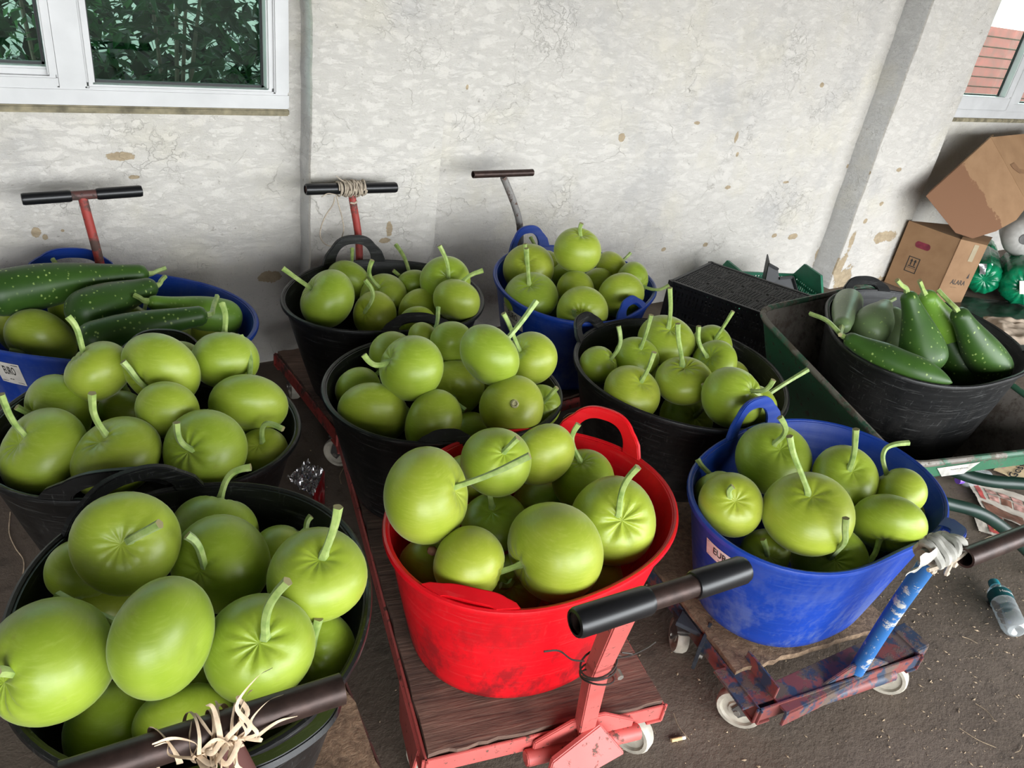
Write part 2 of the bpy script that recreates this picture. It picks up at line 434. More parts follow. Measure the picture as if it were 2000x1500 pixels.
MAT['redpaint'] = m_paint('worn_red_paint', (0.36, 0.045, 0.035), (0.09, 0.05, 0.04), amt=(0.50, 0.60))
MAT['brownred'] = m_paint('brown_red_paint', (0.10, 0.040, 0.034), (0.05, 0.032, 0.027))
MAT['redblue'] = m_paint('red_and_blue_paint', (0.20, 0.055, 0.048), (0.105, 0.072, 0.055), (0.032, 0.048, 0.082), amt=(0.49, 0.56))
MAT['bluepaint'] = m_paint('chipped_blue_paint', (0.025, 0.13, 0.36), (0.50, 0.50, 0.47), amt=(0.56, 0.60))
MAT['ply'] = m_wood('weathered_plywood', (0.050, 0.026, 0.018), (0.23, 0.135, 0.095), (5, 70, 70), turn=13)
MAT['chip'] = m_wood('frayed_board', (0.10, 0.06, 0.035), (0.30, 0.20, 0.12), (45, 45, 45))
MAT['wheel'] = plain('worn_white_wheel', (0.42, 0.38, 0.31), 0.5, 0.3, 30)
MAT['fork'] = plain('caster_steel', (0.16, 0.15, 0.14), 0.4, 0.3, 30, 0.6)
MAT['bolt'] = plain('bolt_steel', (0.36, 0.33, 0.29), 0.4, 0.3, 60, 0.7)
MAT['dark_steel'] = plain('dark_plate_steel', (0.05, 0.058, 0.07), 0.45, 0.3, 30, 0.4)
MAT['twine'] = plain('jute_twine', (0.42, 0.35, 0.27), 0.9, 0.3, 120)
MAT['raffia'] = plain('dry_raffia', (0.58, 0.44, 0.30), 0.8, 0.35, 60)
MAT['wire'] = plain('iron_wire', (0.05, 0.04, 0.035), 0.5, 0.3, 60, 0.5)
MAT['white_wrap'] = plain('dirty_white_wrap', (0.40, 0.385, 0.34), 0.7, 0.35, 30)
MAT['upvc'] = plain('white_window_frame', (0.57, 0.565, 0.56), 0.35, 0.07, 9)
MAT['gasket'] = plain('black_window_gasket', (0.012, 0.012, 0.012), 0.5)
MAT['sealant'] = plain('mouldy_sealant', (0.22, 0.19, 0.12), 0.8, 0.5, 26, 0, 0.4)
MAT['floor'] = m_floor()
MAT['paper'] = plain('sticker_paper', (0.66, 0.62, 0.56), 0.6, 0.12, 40)
MAT['ink'] = plain('black_ink', (0.025, 0.023, 0.022), 0.6)
MAT['red_ink'] = plain('red_print', (0.55, 0.09, 0.08), 0.6, 0.2)
MAT['brown_ink'] = plain('brown_print', (0.20, 0.09, 0.06), 0.6, 0.3)
MAT['yellow_ink'] = plain('yellow_print', (0.75, 0.52, 0.10), 0.6, 0.1)
MAT['news'] = plain('newsprint', (0.56, 0.49, 0.42), 0.85, 0.12, 30)
MAT['tan_print'] = plain('tan_printed_paper', (0.58, 0.44, 0.26), 0.85, 0.1, 30)
MAT['pink_print'] = plain('pink_printed_paper', (0.50, 0.27, 0.23), 0.85, 0.3, 60)
MAT['card'] = m_card('cardboard')
MAT['card_fold'] = plain('cardboard_edge', (0.20, 0.105, 0.05), 0.8)
MAT['hole'] = plain('dark_red_lining', (0.20, 0.02, 0.04), 0.6, 0.4, 25)
MAT['tape'] = plain('clear_tape', (0.36, 0.30, 0.20), 0.15)
MAT['greenwrap'] = plain('green_film', (0.004, 0.20, 0.085), 0.22, 0.4, 22, 0, 0.7)
MAT['whiteroll'] = plain('white_film_roll', (0.44, 0.42, 0.39), 0.5, 0.12, 30)
MAT['hollow'] = plain('grey_core', (0.12, 0.115, 0.11), 0.8)
MAT['cloth'] = plain('beige_cloth', (0.42, 0.33, 0.25), 0.9, 0.2, 14)
MAT['blacksheet'] = plain('black_plastic_sheet', (0.018, 0.016, 0.015), 0.35, 0.4, 14, 0, 0.5)
MAT['barrow'] = m_paint('green_barrow_paint', (0.020, 0.105, 0.050), (0.06, 0.05, 0.035), amt=(0.58, 0.68))
MAT['barrow_in'] = m_paint('worn_tray_inside', (0.19, 0.165, 0.14), (0.085, 0.065, 0.05), amt=(0.46, 0.62), rough=0.6)
MAT['barrow_rim'] = m_paint('worn_barrow_rim', (0.16, 0.14, 0.115), (0.09, 0.07, 0.05), (0.03, 0.10, 0.055))
MAT['pipe'] = plain('dark_green_tube', (0.004, 0.020, 0.013), 0.42, 0.3, 20)
MAT['tyre'] = plain('black_tyre', (0.012, 0.012, 0.012), 0.8)
MAT['clear'] = m_glass('clear_bottle_plastic', (0.86, 0.90, 0.92), 0.12, 0.06, 0.22)
MAT['pane'] = m_glass('window_glass', (0.66, 0.84, 0.76), 0.012)
MAT['teal'] = plain('teal_label', (0.006, 0.095, 0.105), 0.4, 0.1)
MAT['cyan'] = plain('turquoise_cap', (0.012, 0.24, 0.30), 0.4, 0.1)
MAT['white'] = plain('white_print', (0.78, 0.78, 0.76), 0.5, 0.03)
MAT['purple'] = plain('purple_cap', (0.20, 0.09, 0.50), 0.35, 0.1)
MAT['foil'] = plain('silver_foil', (0.62, 0.60, 0.60), 0.2, 0.15, 30, 0.9, 0.6)
MAT['foil_red'] = plain('red_wrapper', (0.30, 0.012, 0.016), 0.3, 0.2)
MAT['redbag'] = plain('red_plastic_bag', (0.42, 0.02, 0.03), 0.3, 0.3, 12, 0, 0.5)
MAT['filter'] = plain('cigarette_filter', (0.62, 0.42, 0.20), 0.8, 0.1, 80)
MAT['ash'] = plain('cigarette_paper', (0.68, 0.62, 0.52), 0.8, 0.1)
MAT['straw'] = plain('floor_debris', (0.34, 0.25, 0.16), 0.9, 0.5, 40)
MAT['leaf_a'] = m_leaf('dark_leaves', (0.003, 0.016, 0.005), (0.016, 0.060, 0.018))
MAT['leaf_b'] = m_leaf('bright_leaves', (0.005, 0.028, 0.008), (0.035, 0.115, 0.030))
MAT['leaf_c'] = m_leaf('shaded_hedge_leaves', (0.0012, 0.005, 0.002), (0.006, 0.024, 0.008))  # deep shade is put into the hedge leaf colour
MAT['bark'] = plain('grey_bark', (0.09, 0.07, 0.05), 0.9, 0.4, 20)
MAT['soil'] = plain('garden_soil', (0.010, 0.011, 0.006), 0.9, 0.4, 5)
MAT['yard'] = plain('yard_ground', (0.13, 0.12, 0.105), 0.9, 0.25, 3)
MAT['redboard'] = plain('red_painted_board', (0.21, 0.012, 0.012), 0.6, 0.3, 8)
MAT['roof'] = plain('shed_roof_sheet', (0.20, 0.20, 0.20), 0.7, 0.15, 4)


# tub rims: z, centre, radius harmonics
TUBS = {
    'red': dict(z=0.47, c=[0.7911, 0.9119], co=[0.2747, 0.0, 0.0, 0.0331, 0.0124, -0.0007, -0.0053, 0.0022, 0.002]),
    'bfront': dict(z=0.47, c=[1.4301, 0.7178], co=[0.279, 0.0, 0.0, 0.0575, 0.0112, -0.0056, -0.0039, 0.0017, 0.0027]),
    'kback': dict(z=0.47, c=[0.9274, 1.9176], co=[0.2755, 0.0, 0.0, 0.0251, 0.0008, -0.0046, -0.0035, 0.0007, 0.007]),
    'bback': dict(z=0.47, c=[1.5891, 1.8573], co=[0.2954, 0.0, 0.0, 0.0032, 0.032, 0.0057, -0.0041, -0.0024, -0.0025]),
    'kright': dict(z=0.47, c=[1.5123, 1.2513], co=[0.2978, 0.0, 0.0, 0.0008, 0.0069, -0.0004, 0.0043, 0.0024, -0.0009]),
    'kmid': dict(z=0.47, c=[0.8397, 1.3888], co=[0.2671, 0.0, 0.0, 0.0198, -0.0065, -0.0024, -0.0049, -0.0005, 0.0017]),
    'kfront': dict(z=0.514, c=[0.1541, 0.89], co=[0.2633, 0.0, 0.0, -0.0118, 0.0088, 0.0031, 0.0017, -0.001, 0.0021]),
    'kleft': dict(z=0.486, c=[0.1854, 1.4348], co=[0.2692, 0.0, 0.0, 0.0136, -0.0077, -0.0063, -0.0106, -0.0015, 0.0026]),
    'bleft': dict(z=0.459, c=[0.1906, 2.0199], co=[0.3145, 0.0, 0.0, 0.0189, -0.0561, -0.0018, -0.0014, -0.0025, 0.0018]),
    'kbarrow': dict(z=0.58, c=[2.2579, 1.0227], co=[0.3157, 0.0, 0.0, 0.0328, 0.0287, -0.0071, -0.0092, 0.0007, 0.0085]),
}
# round gourds: layer, centre, half width, half height, stem root, stem tip, stem bend, note, distance
G = {
    'kfront': [
        (0, 318, 1245, 84, 116, (240, 1222), (110, 1164), 0, 'a:-.96,.14,-.2', 0.9839),
        (0, 100, 1290, 117, 117, (68, 1298), (-8, 1312), 4, 'r', 0.9609),
        (0, 507, 1265, 105, 102, (530, 1230), (562, 1135), -14, 'r', 1.0599),
        (0, 247, 1060, 100, 95, (270, 1048), (312, 1023), 0, '', 1.1339),
        (0, 620, 1122, 96, 86, (640, 1072), (660, 990), 4, '', 1.1519),
        (0, 430, 1102, 95, 90, (412, 1100), (365, 1045), 14, '', 1.1959),
        (1, 418, 1042, 84, 76, (430, 972), (490, 912), -14, 'b', 1.3172),
        (1, 556, 1088, 66, 60, (597, 1036), (608, 1008), -4, 'b', 1.3312),
        (1, 158, 1112, 64, 60, (158, 1162), (168, 1150), 0, 'a:.1,-.9,.3', 1.1794),
        (2, 215, 1190, 70, 62, None, None, 0, 'b', 1.2384),
        (2, 620, 1268, 74, 72, (617, 1257), (622, 1208), 0, '', 1.1626),
        (2, 220, 1420, 88, 88, None, None, 0, 'b', 1.0526),
        (1, 362, 1408, 95, 72, None, None, 0, 'b', 1.0378),
        (2, 420, 1330, 80, 70, None, None, 0, 'b', 1.1471),
        (2, 520, 1385, 75, 70, None, None, 0, 'b', 1.2098),
    ],
    'kleft': [
        (0, 400, 880, 80, 74, (388, 877), (345, 825), -8, 'r', 1.4544),
        (0, 84, 882, 90, 72, (55, 855), (2, 770), 0, '', 1.4313),
        (0, 228, 892, 87, 74, (207, 848), (180, 768), -4, '', 1.4212),
        (1, 512, 882, 50, 44, (512, 862), (553, 838), -22, '', 1.5808),
        (0, 485, 790, 75, 57, (487, 738), (470, 657), 6, 'b', 1.611),
        (0, 328, 802, 60, 54, None, None, 0, 'b', 1.4967),
        (0, 315, 722, 78, 58, (290, 758), (240, 706), 4, '', 1.5727),
        (0, 440, 703, 64, 56, (438, 650), (433, 592), 4, 'b', 1.6754),
        (0, 193, 725, 64, 56, (165, 692), (133, 618), 10, '', 1.5665),
        (0, 113, 805, 74, 52, (75, 812), (32, 795), 0, '', 1.561),
        (1, 240, 805, 44, 42, None, None, 0, 'b', 1.6408),
        (2, 218, 780, 38, 34, (246, 770), (238, 742), 0, '', 1.6981),
        (1, 352, 708, 44, 40, None, None, 0, 'b', 1.7234),
        (2, 450, 850, 70, 60, None, None, 0, '', 1.7026),
    ],
    'bleft': [
        (1, 80, 664, 68, 46, (70, 692), (18, 684), 3, 'a:-.3,-.75,.6', 1.9063),
        (1, 38, 640, 50, 38, (85, 640), (92, 620), 0, 'b', 1.9771),
        (1, 150, 605, 48, 42, (145, 586), (103, 506), 0, 'b', 2.0204),
        (1, 420, 650, 44, 34, None, None, 0, 'b', 2.0912),
        (1, 262, 632, 40, 34, (280, 612), (277, 556), 0, 'b', 2.0517),
        (2, 330, 680, 60, 40, None, None, 0, 'b', 2.1349),
        (2, 200, 670, 60, 50, None, None, 0, 'b', 2.1227),
    ],
    'kback': [
        (0, 640, 585, 59, 51, (607, 563), (552, 524), 0, '', 2.1963),
        (0, 892, 587, 47, 41, (905, 548), (943, 528), 0, 'b', 2.2385),
        (1, 731, 614, 46, 36, (712, 610), (713, 547), 20, '', 2.2531),
        (0, 748, 577, 47, 37, (740, 561), (727, 508), -10, '', 2.3551),
        (1, 815, 632, 38, 28, None, None, 0, 'b', 2.2193),
        (1, 822, 610, 46, 30, (808, 600), (860, 599), -26, 'b', 2.3153),
        (0, 870, 548, 49, 42, (876, 543), (858, 480), 4, '', 2.3256),
        (1, 680, 548, 43, 36, (685, 524), (688, 485), 0, 'b', 2.3941),
        (1, 810, 562, 38, 32, (802, 541), (773, 478), 4, 'b', 2.4258),
        (2, 795, 606, 36, 32, (802, 590), (768, 528), 6, '', 2.5048),
        (2, 870, 600, 44, 40, None, None, 0, '', 2.4203),
    ],
    'kmid': [
        (0, 803, 719, 61, 65, (772, 705), (710, 693), -16, 'a:-.75,.35,.55', 1.7617),
        (0, 956, 694, 52, 64, (985, 668), (1048, 588), 0, 'a:.72,.62,-.3', 1.8022),
        (0, 1000, 795, 63, 57, None, None, 0, 'a:-.1,-.15,-.98', 1.7949),
        (0, 848, 825, 66, 52, (806, 808), (785, 790), 0, 'a:-.85,.3,-.3', 1.756),
        (0, 1038, 700, 50, 52, (1015, 684), (983, 612), 4, '', 1.9303),
        (0, 730, 806, 69, 50, None, None, 0, 'b', 1.776),
        (1, 888, 758, 58, 52, (886, 776), (910, 802), 0, 'T', 1.9589),
        (0, 882, 668, 42, 42, None, None, 0, 'a:-.3,.5,-.8', 1.972),
        (1, 768, 695, 48, 46, (745, 723), (722, 740), 0, 'a:-.7,-.6,.2', 1.9703),
        (1, 701, 762, 45, 42, None, None, 0, 'b', 1.8699),
        (1, 1055, 792, 42, 40, (1062, 785), (1088, 757), 0, '', 1.8733),
        (1, 828, 664, 36, 28, (845, 652), (856, 600), 0, 'b', 2.0232),
        (2, 925, 845, 45, 40, None, None, 0, '', 1.9501),
        (2, 980, 760, 50, 45, None, None, 0, '', 2.0185),
    ],
    'bback': [
        (0, 1128, 489, 46, 44, (1134, 463), (1136, 436), -3, '', 2.5669),
        (0, 1037, 579, 54, 40, (1033, 553), (1028, 485), 0, '', 2.4584),
        (0, 1137, 610, 51, 36, (1130, 620), (1122, 605), -4, '', 2.3788),
        (0, 1213, 577, 47, 40, None, None, 0, 'a:.3,-.6,.6', 2.5318),
        (0, 1124, 565, 37, 36, None, None, 0, 'a:-.3,-.7,.4', 2.5612),
        (0, 1032, 525, 50, 38, (1028, 517), (1025, 476), 0, '', 2.6225),
        (1, 1235, 548, 36, 32, (1256, 560), (1307, 557), 6, 'a:.75,-.3,.5', 2.6394),
        (1, 1195, 525, 36, 28, (1218, 508), (1232, 494), 0, 'b', 2.7184),
        (1, 1106, 540, 29, 26, None, None, 0, 'b', 2.7331),
        (1, 1165, 555, 34, 30, None, None, 0, 'b', 2.6857),
        (1, 1064, 518, 30, 28, (1052, 494), (1036, 463), 0, 'b', 2.7879),
        (2, 1090, 590, 40, 36, None, None, 0, '', 2.8086),
        (2, 1170, 590, 40, 36, None, None, 0, '', 2.7935),
    ],
    'kright': [
        (0, 1430, 777, 61, 58, (1462, 764), (1511, 742), 10, 'r', 1.9618),
        (0, 1235, 767, 58, 46, (1255, 741), (1278, 688), 0, '', 1.9958),
        (0, 1335, 744, 57, 48, (1333, 709), (1324, 632), -4, 'r', 2.0671),
        (0, 1243, 699, 45, 38, (1252, 678), (1272, 615), 0, '', 2.1522),
        (0, 1300, 666, 57, 42, (1306, 638), (1308, 562), 0, '', 2.2307),
        (0, 1395, 707, 45, 38, (1378, 694), (1365, 637), -5, '', 2.1756),
        (0, 1390, 675, 42, 34, (1395, 664), (1432, 608), 0, '', 2.2742),
        (0, 1168, 714, 38, 36, (1192, 702), (1208, 637), 6, 'r', 2.1131),
        (1, 1475, 795, 42, 40, (1502, 763), (1578, 722), 0, 'a:.75,.5,-.2', 2.0497),
        (2, 1340, 818, 56, 48, (1357, 814), (1375, 750), 0, 'T', 2.1554),
        (2, 1275, 710, 44, 40, (1292, 706), (1294, 690), 0, '', 2.3477),
        (2, 1420, 745, 44, 40, None, None, 0, '', 2.2689),
    ],
    'red': [
        (0, 1085, 1076, 92, 100, (1012, 1104), (960, 1121), 0, 'a:-.8,-.28,.35', 1.4038),
        (0, 917, 1100, 70, 72, None, None, 0, 'a:.9,-.25,.2', 1.3567),
        (0, 833, 968, 80, 95, (882, 953), (1035, 890), 0, 'a:.85,.15,.3', 1.388),
        (0, 1198, 1017, 86, 82, (1208, 1005), (1247, 912), -14, 'r', 1.5113),
        (0, 970, 901, 69, 69, (985, 882), (1012, 855), 0, '', 1.5256),
        (0, 1061, 889, 54, 67, None, None, 0, 'b', 1.6094),
        (1, 1140, 940, 62, 60, (1133, 900), (1130, 828), -14, '', 1.6685),
        (1, 966, 1020, 64, 56, (960, 986), (960, 905), -4, '', 1.5535),
        (1, 915, 935, 48, 46, None, None, 0, 'b', 1.6282),
        (2, 838, 1105, 58, 54, None, None, 0, '', 1.4506),
        (2, 1160, 1130, 58, 54, None, None, 0, '', 1.5533),
        (2, 1005, 1140, 60, 56, (1000, 1135), (978, 1143), -6, '', 1.5103),
        (2, 1060, 990, 60, 56, None, None, 0, '', 1.7303),
    ],
    'bfront': [
        (0, 1578, 1001, 87, 77, (1570, 952), (1542, 852), -8, '', 1.5688),
        (0, 1428, 985, 62, 63, (1425, 970), (1432, 950), -5, '', 1.5959),
        (0, 1735, 1022, 69, 52, (1706, 1060), (1680, 1108), -6, 'a:-.4,-.75,.45', 1.6425),
        (0, 1510, 896, 74, 68, (1513, 866), (1523, 815), 14, '', 1.7866),
        (0, 1650, 932, 64, 56, (1652, 911), (1672, 838), 0, '', 1.7365),
        (1, 1755, 962, 51, 46, (1731, 925), (1775, 865), -22, 'b', 1.7189),
        (1, 1618, 1092, 72, 60, (1610, 1083), (1652, 1012), -4, 'T', 1.6401),
        (1, 1495, 1080, 48, 42, (1493, 1080), (1490, 1053), 0, '', 1.6187),
        (1, 1755, 1000, 45, 38, (1775, 988), (1785, 975), 0, 'b', 1.7882),
        (2, 1400, 960, 45, 40, (1388, 928), (1362, 897), -3, 'b', 1.7037),
        (2, 1680, 1040, 60, 50, None, None, 0, '', 1.8583),
    ],
}

# ------------------------------------------------------------------ the setting
YW = 2.4335          # back wall plane
def wall_patches(y, lst):
    return [(at_y(x, v, y).x, at_y(x, v, y).z, rx * 1.35, rz * 1.35) for x, v, rx, rz in lst]


PATCH_L = wall_patches(YW, [(238, 306, .026, .009), (262, 346, .010, .004), (70, 454, .009, .011), (88, 463, .005, .006), (122, 450, .003, .003), (526, 541, .026, .015)])
PATCH_M = wall_patches(YW, [(1215, 268, .013, .012), (1362, 240, .012, .005), (1438, 268, .008, .018), (1440, 302, .006, .008), (1605, 166, .011, .008), (1422, 366, .014, .007), (1535, 356, .018, .005),
                            (1378, 478, .012, .008), (1296, 487, .011, .007), (1548, 462, .030, .012), (1512, 460, .014, .008), (912, 170, .004, .006)])
PATCH_P = wall_patches(2.34, [(760, 446, .010, .020), (752, 470, .016, .007)]) + wall_patches(2.2935, [
    (1728, 462, .085, .026), (1664, 470, .018, .045), (1648, 545, .055, .055), (1722, 552, .090, .032), (1752, 520, .020, .04), (1755, 332, .016, .008), (1690, 432, .012, .009), (1722, 398, .012, .009), (1700, 340, .008, .01), (1640, 520, .03, .06)])
m_wall = m_plaster(PATCH_L + PATCH_M + PATCH_P)
m_pil = m_plaster([(3.80, .2, .0001, .0001)], 'shaded_plaster', (0.60, 0.59, 0.57))  # pilaster side faces: weaker side light put into a greyer colour


def wall_panel(name, x0, x1, z0, z1, y, ny=1, amp=.004, step=.05, mat=None, holes=()):
    mb = MB()
    xs = sorted(set([x0 + (x1 - x0) * i / max(1, round((x1 - x0) / step)) for i in range(max(1, round((x1 - x0) / step)) + 1)] + [h for q in holes for h in q[:2]]))
    zs = sorted(set([z0 + (z1 - z0) * i / max(1, round((z1 - z0) / step)) for i in range(max(1, round((z1 - z0) / step)) + 1)] + [h for q in holes for h in q[2:]]))
    vs = [V(x, y - amp * (noise.noise((x * 2.2, z * 2.2, 3)) + .5 * noise.noise((x * 9, z * 9, 8))), z) for x in xs for z in zs]
    nz = len(zs); fs = []
    for i in range(len(xs) - 1):
        for j in range(nz - 1):
            cx = (xs[i] + xs[i + 1]) / 2; cz = (zs[j] + zs[j + 1]) / 2
            if any(q[0] < cx < q[1] and q[2] < cz < q[3] for q in holes): continue
            fs.append((i * nz + j, (i + 1) * nz + j, (i + 1) * nz + j + 1, i * nz + j + 1))
    mb.add(vs, fs)
    # thickness behind
    for (a, b, c, d) in holes:  # reveals
        p = [V(a, y, c), V(b, y, c), V(b, y, d), V(a, y, d)]; q = [v + V(0, .18, 0) for v in p]
        mb.add(p + q, [(0, 1, 5, 4), (1, 2, 6, 5), (2, 3, 7, 6), (3, 0, 4, 7)])
    return mb


W1 = (-.62, .80, .882, 1.95); W2 = (4.45, 6.1, .905, 1.95)
wb = wall_panel('wall_back', -2.2, 7.0, 0, 2.75, YW, holes=(W1, W2))
o = wb.build('wall_back', m_wall, loc=(0, YW, 0)); tag(o, kind='structure')


def pilaster(name, x0, x1, yf):
    mb = MB(); n = 40
    def edge(u, z, x, y):
        k = .006 * noise.noise((x * 3, z * 7, 1)) + .003 * noise.noise((x, z * 30, 5))
        return V(x + k, y - .003 * noise.noise((x * 5, z * 5, 2)), z)
    prof = [(x0, YW + .02, 1), (x0, yf + .012, 1), (x0 + .004, yf + .004, 0), (x0 + .014, yf, 0)] + [(x0 + (x1 - x0) * t, yf, 0) for t in (.2, .4, .6, .8)] + \
           [(x1 - .014, yf, 0), (x1 - .004, yf + .004, 0), (x1, yf + .012, 1), (x1, YW + .02, 1)]
    nz = 60
    vs = [edge(0, 2.75 * j / nz, px, py) for (px, py, s) in prof for j in range(nz + 1)]
    for i in range(len(prof) - 1):
        m = 1 if i in (0, len(prof) - 2) else 0
        for j in range(nz):
            mb.f.append((i * (nz + 1) + j, (i + 1) * (nz + 1) + j, (i + 1) * (nz + 1) + j + 1, i * (nz + 1) + j + 1)); mb.m.append(m)
    mb.v = vs
    o = mb.build(name, [m_wall, m_pil], loc=((x0 + x1) / 2, yf, 0)); tag(o, kind='structure')


pilaster('trim_1', .845, 1.312, 2.34)
pilaster('trim_2', 3.80, 4.38, 2.2935)

mb = MB(); mb.box((2.4, 1.2, -.02), 9.8, 7.6, .04)
mb.f = []; mb.m = []; mb.v = []
mb.grid(lambda u, v: V(-2.2 + 9.2 * u, -2.4 + 4.85 * v, .0015 * noise.noise((u * 40, v * 22, 1))), 90, 50)
o = mb.build('floor', MAT['floor'], loc=(0, 0, 0)); tag(o, kind='structure')
mb = MB(); mb.box((2.4, .83, 2.79), 9.6, 6.8, .05)  # unseen roof, run out past the back wall to shade the garden
o = mb.build('ceiling', MAT['roof'], loc=(2.4, 0, 2.77), smooth=False); tag(o, kind='structure')
mb = MB(); mb.box((2.4, -2.56, 2.44), 9.6, .06, .62)  # unseen fascia, added to cut off high skylight at the open front
o = mb.build('added_fascia', MAT['roof'], smooth=False); tag(o, kind='structure')
mb = MB(); mb.box((-2.25, 0, 1.37), .1, 4.9, 2.75)
o = mb.build('wall_left', MAT['roof'], smooth=False); tag(o, kind='structure')
mb = MB(); mb.box((7.05, 0, 1.37), .1, 4.9, 2.75)
o = mb.build('wall_right', MAT['roof'], smooth=False); tag(o, kind='structure')
mb = MB(); mb.box((2.4, -9.0, -.06), 40, 13.1, .06)
o = mb.build('yard_ground', MAT['yard'], smooth=False); tag(o, kind='structure')
mb = MB(); mb.box((2.4, 10.5, -.06), 40, 16, .06)
o = mb.build('garden_ground', MAT['soil'], smooth=False); tag(o, kind='structure')


def window(name, x0, x1, z0, z1, mull, sash, y, t=.020):
    """frame proud of the wall by 2 cm; panes recessed; mull: mullion centre x; sash: list of (x0,x1,z0) glass openings"""
    w = empty(name, (x0, y, z0)); tag(w, kind='structure')
    zt = z1
    gl = [(a, b, c) for a, b, c in sash]
    f = MB(); yf = y - .022
    def rail(xa, xb, za, zb, ya=yf, yb=y + .05, m=0):
        f.box(((xa + xb) / 2, (ya + yb) / 2, (za + zb) / 2), xb - xa, yb - ya, zb - za, m=m)
    rail(x0, x1, z0, z0 + .045); rail(x0, x1, zt - .045, zt); rail(x0, x0 + .045, z0 + .045, zt - .045); rail(x1 - .045, x1, z0 + .045, zt - .045)
    for mx in mull: rail(mx - .034, mx + .034, z0 + .045, zt - .045)
    f.build('window_frame', MAT['upvc'], w, bevel=.004)
    for a, b, c in gl:
        s = MB(); g = MB()
        for (xa, xb, za, zb) in ((a - t, b + t, c - t, c), (a - t, b + t, zt - .07, zt - .05), (a - t, a, c, zt - .07), (b, b + t, c, zt - .07)):
            s.box(((xa + xb) / 2, y + .008, (za + zb) / 2), xb - xa, .05, zb - za)
        so = s.build('window_bead', MAT['upvc'], w, bevel=.005)
        for (xa, xb, za, zb) in ((a, b, c, c + .006), (a, a + .006, c, zt - .07), (b - .006, b, c, zt - .07)):
            g.box(((xa + xb) / 2, y + .028, (za + zb) / 2), xb - xa, .012, zb - za)
        g.build('gasket', MAT['gasket'], w, smooth=False)
        p = MB(); p.box(((a + b) / 2, y + .035, (c + zt - .06) / 2), b - a + .01, .006, zt - .06 - c)
        p.build('window_pane', MAT['pane'], w, smooth=False)
    return w


w1 = window('window_1', -.62, .803, .884, 1.95, [.222], [(-.55, .168, .978), (.277, .738, .938)], YW)
# the left light is an opening sash: a second frame inside
s = MB()
for (xa, xb, za, zb) in ((-.575, .19, .93, .958), (.168, .19, .958, 1.9)):
    s.box(((xa + xb) / 2, YW - .006, (za + zb) / 2), xb - xa, .05, zb - za)
s.build('opening_sash', MAT['upvc'], w1, bevel=.004)
w2 = window('window_2', 4.45, 6.1, .912, 1.95, [5.17], [(4.56, 5.075, 1.03), (5.27, 6.03, 1.0)], YW, .076)
mb = MB(); mb.box((.09, YW - .010, .875), 1.425, .03, .020); mb.box((5.27, YW - .010, .900), 1.65, .03, .022)
o = mb.build('trim_3', MAT['sealant'], bevel=.004); tag(o, kind='structure')


# ------------------------------------------------------------------ garden behind the windows
def leafy(name, x, y, h, rx, n, mat, label, seed, ry=None, z0=0.0):
    r = random.Random(seed); e = empty(name, (x, y, 0), label, 'bush', 'bushes behind the left window'); ry = ry or rx
    st = MB()
    for k in range(4):
        a = r.uniform(0, 6.28); st.tube(catmull([V(x, y, -.03), V(x + .1 * math.cos(a), y + .1 * math.sin(a), h * .45), V(x + rx * .6 * math.cos(a), y + ry * .6 * math.sin(a), h * .85)], 4), [.013 - .0012 * i for i in range(9)], 7)
    st.build('stem', MAT['bark'], e)
    mb = MB()
    for k in range(int(n * 1.7)):
        a = r.uniform(0, 6.28); q = math.sqrt(r.random()); zz = r.uniform(z0, 1) * h
        wz = math.sqrt(max(.1, 1 - (abs(zz / h - .5) * 1.5) ** 2))
        c = V(x + rx * q * wz * math.cos(a), y + ry * q * wz * math.sin(a), zz)
        L = r.uniform(.016, .052); d = V(r.uniform(-1, 1), r.uniform(-1, .3), r.uniform(-.9, .3)).normalized(); s_ = d.cross(V(r.uniform(-.4, .4), r.uniform(-.4, .4), 1)).normalized(); nn = s_.cross(d)
        mb.add([c - d * L, c + s_ * L * .48 + nn * L * .12, c + d * L, c - s_ * L * .48 + nn * L * .12], [(0, 1, 2), (0, 2, 3)])
    f = mb.build('foliage', mat, e, smooth=False, solid=1); tag(f, kind='stuff')


leafy('leafy_bush', .62, 3.25, 1.7, .43, 1500, MAT['leaf_a'], 'dark leafy bush just behind the wide window pane', 1)
leafy('leafy_bush', -.28, 3.35, 1.9, .42, 1300, MAT['leaf_a'], 'leafy bush behind the narrow left window light', 2)
leafy('leafy_bush', 1.38, 3.35, 1.5, .30, 700, MAT['leaf_b'], 'bright green bush behind the right side of the wide pane', 3)
leafy('leafy_bush', .3, 4.45, 2.6, .62, 1700, MAT['leaf_b'], 'taller bright bush farther behind the wide window pane', 4)
leafy('leafy_bush', 1.6, 4.45, 2.8, .62, 1700, MAT['leaf_a'], 'tall dark bush farthest right behind the wide window pane', 5)
leafy('leafy_bush', -1.0, 4.45, 2.6, .62, 1300, MAT['leaf_b'], 'tall bush farther back behind the narrow left window light', 6)
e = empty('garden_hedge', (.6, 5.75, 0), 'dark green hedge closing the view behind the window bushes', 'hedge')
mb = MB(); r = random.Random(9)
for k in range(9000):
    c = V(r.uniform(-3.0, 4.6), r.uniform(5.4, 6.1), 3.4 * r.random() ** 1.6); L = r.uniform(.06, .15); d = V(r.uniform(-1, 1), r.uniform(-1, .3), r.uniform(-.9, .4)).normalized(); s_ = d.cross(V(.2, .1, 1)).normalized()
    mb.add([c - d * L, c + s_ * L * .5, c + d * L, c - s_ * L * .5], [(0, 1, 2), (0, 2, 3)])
tag(mb.build('foliage', MAT['leaf_c'], e, smooth=False, solid=1), kind='stuff')
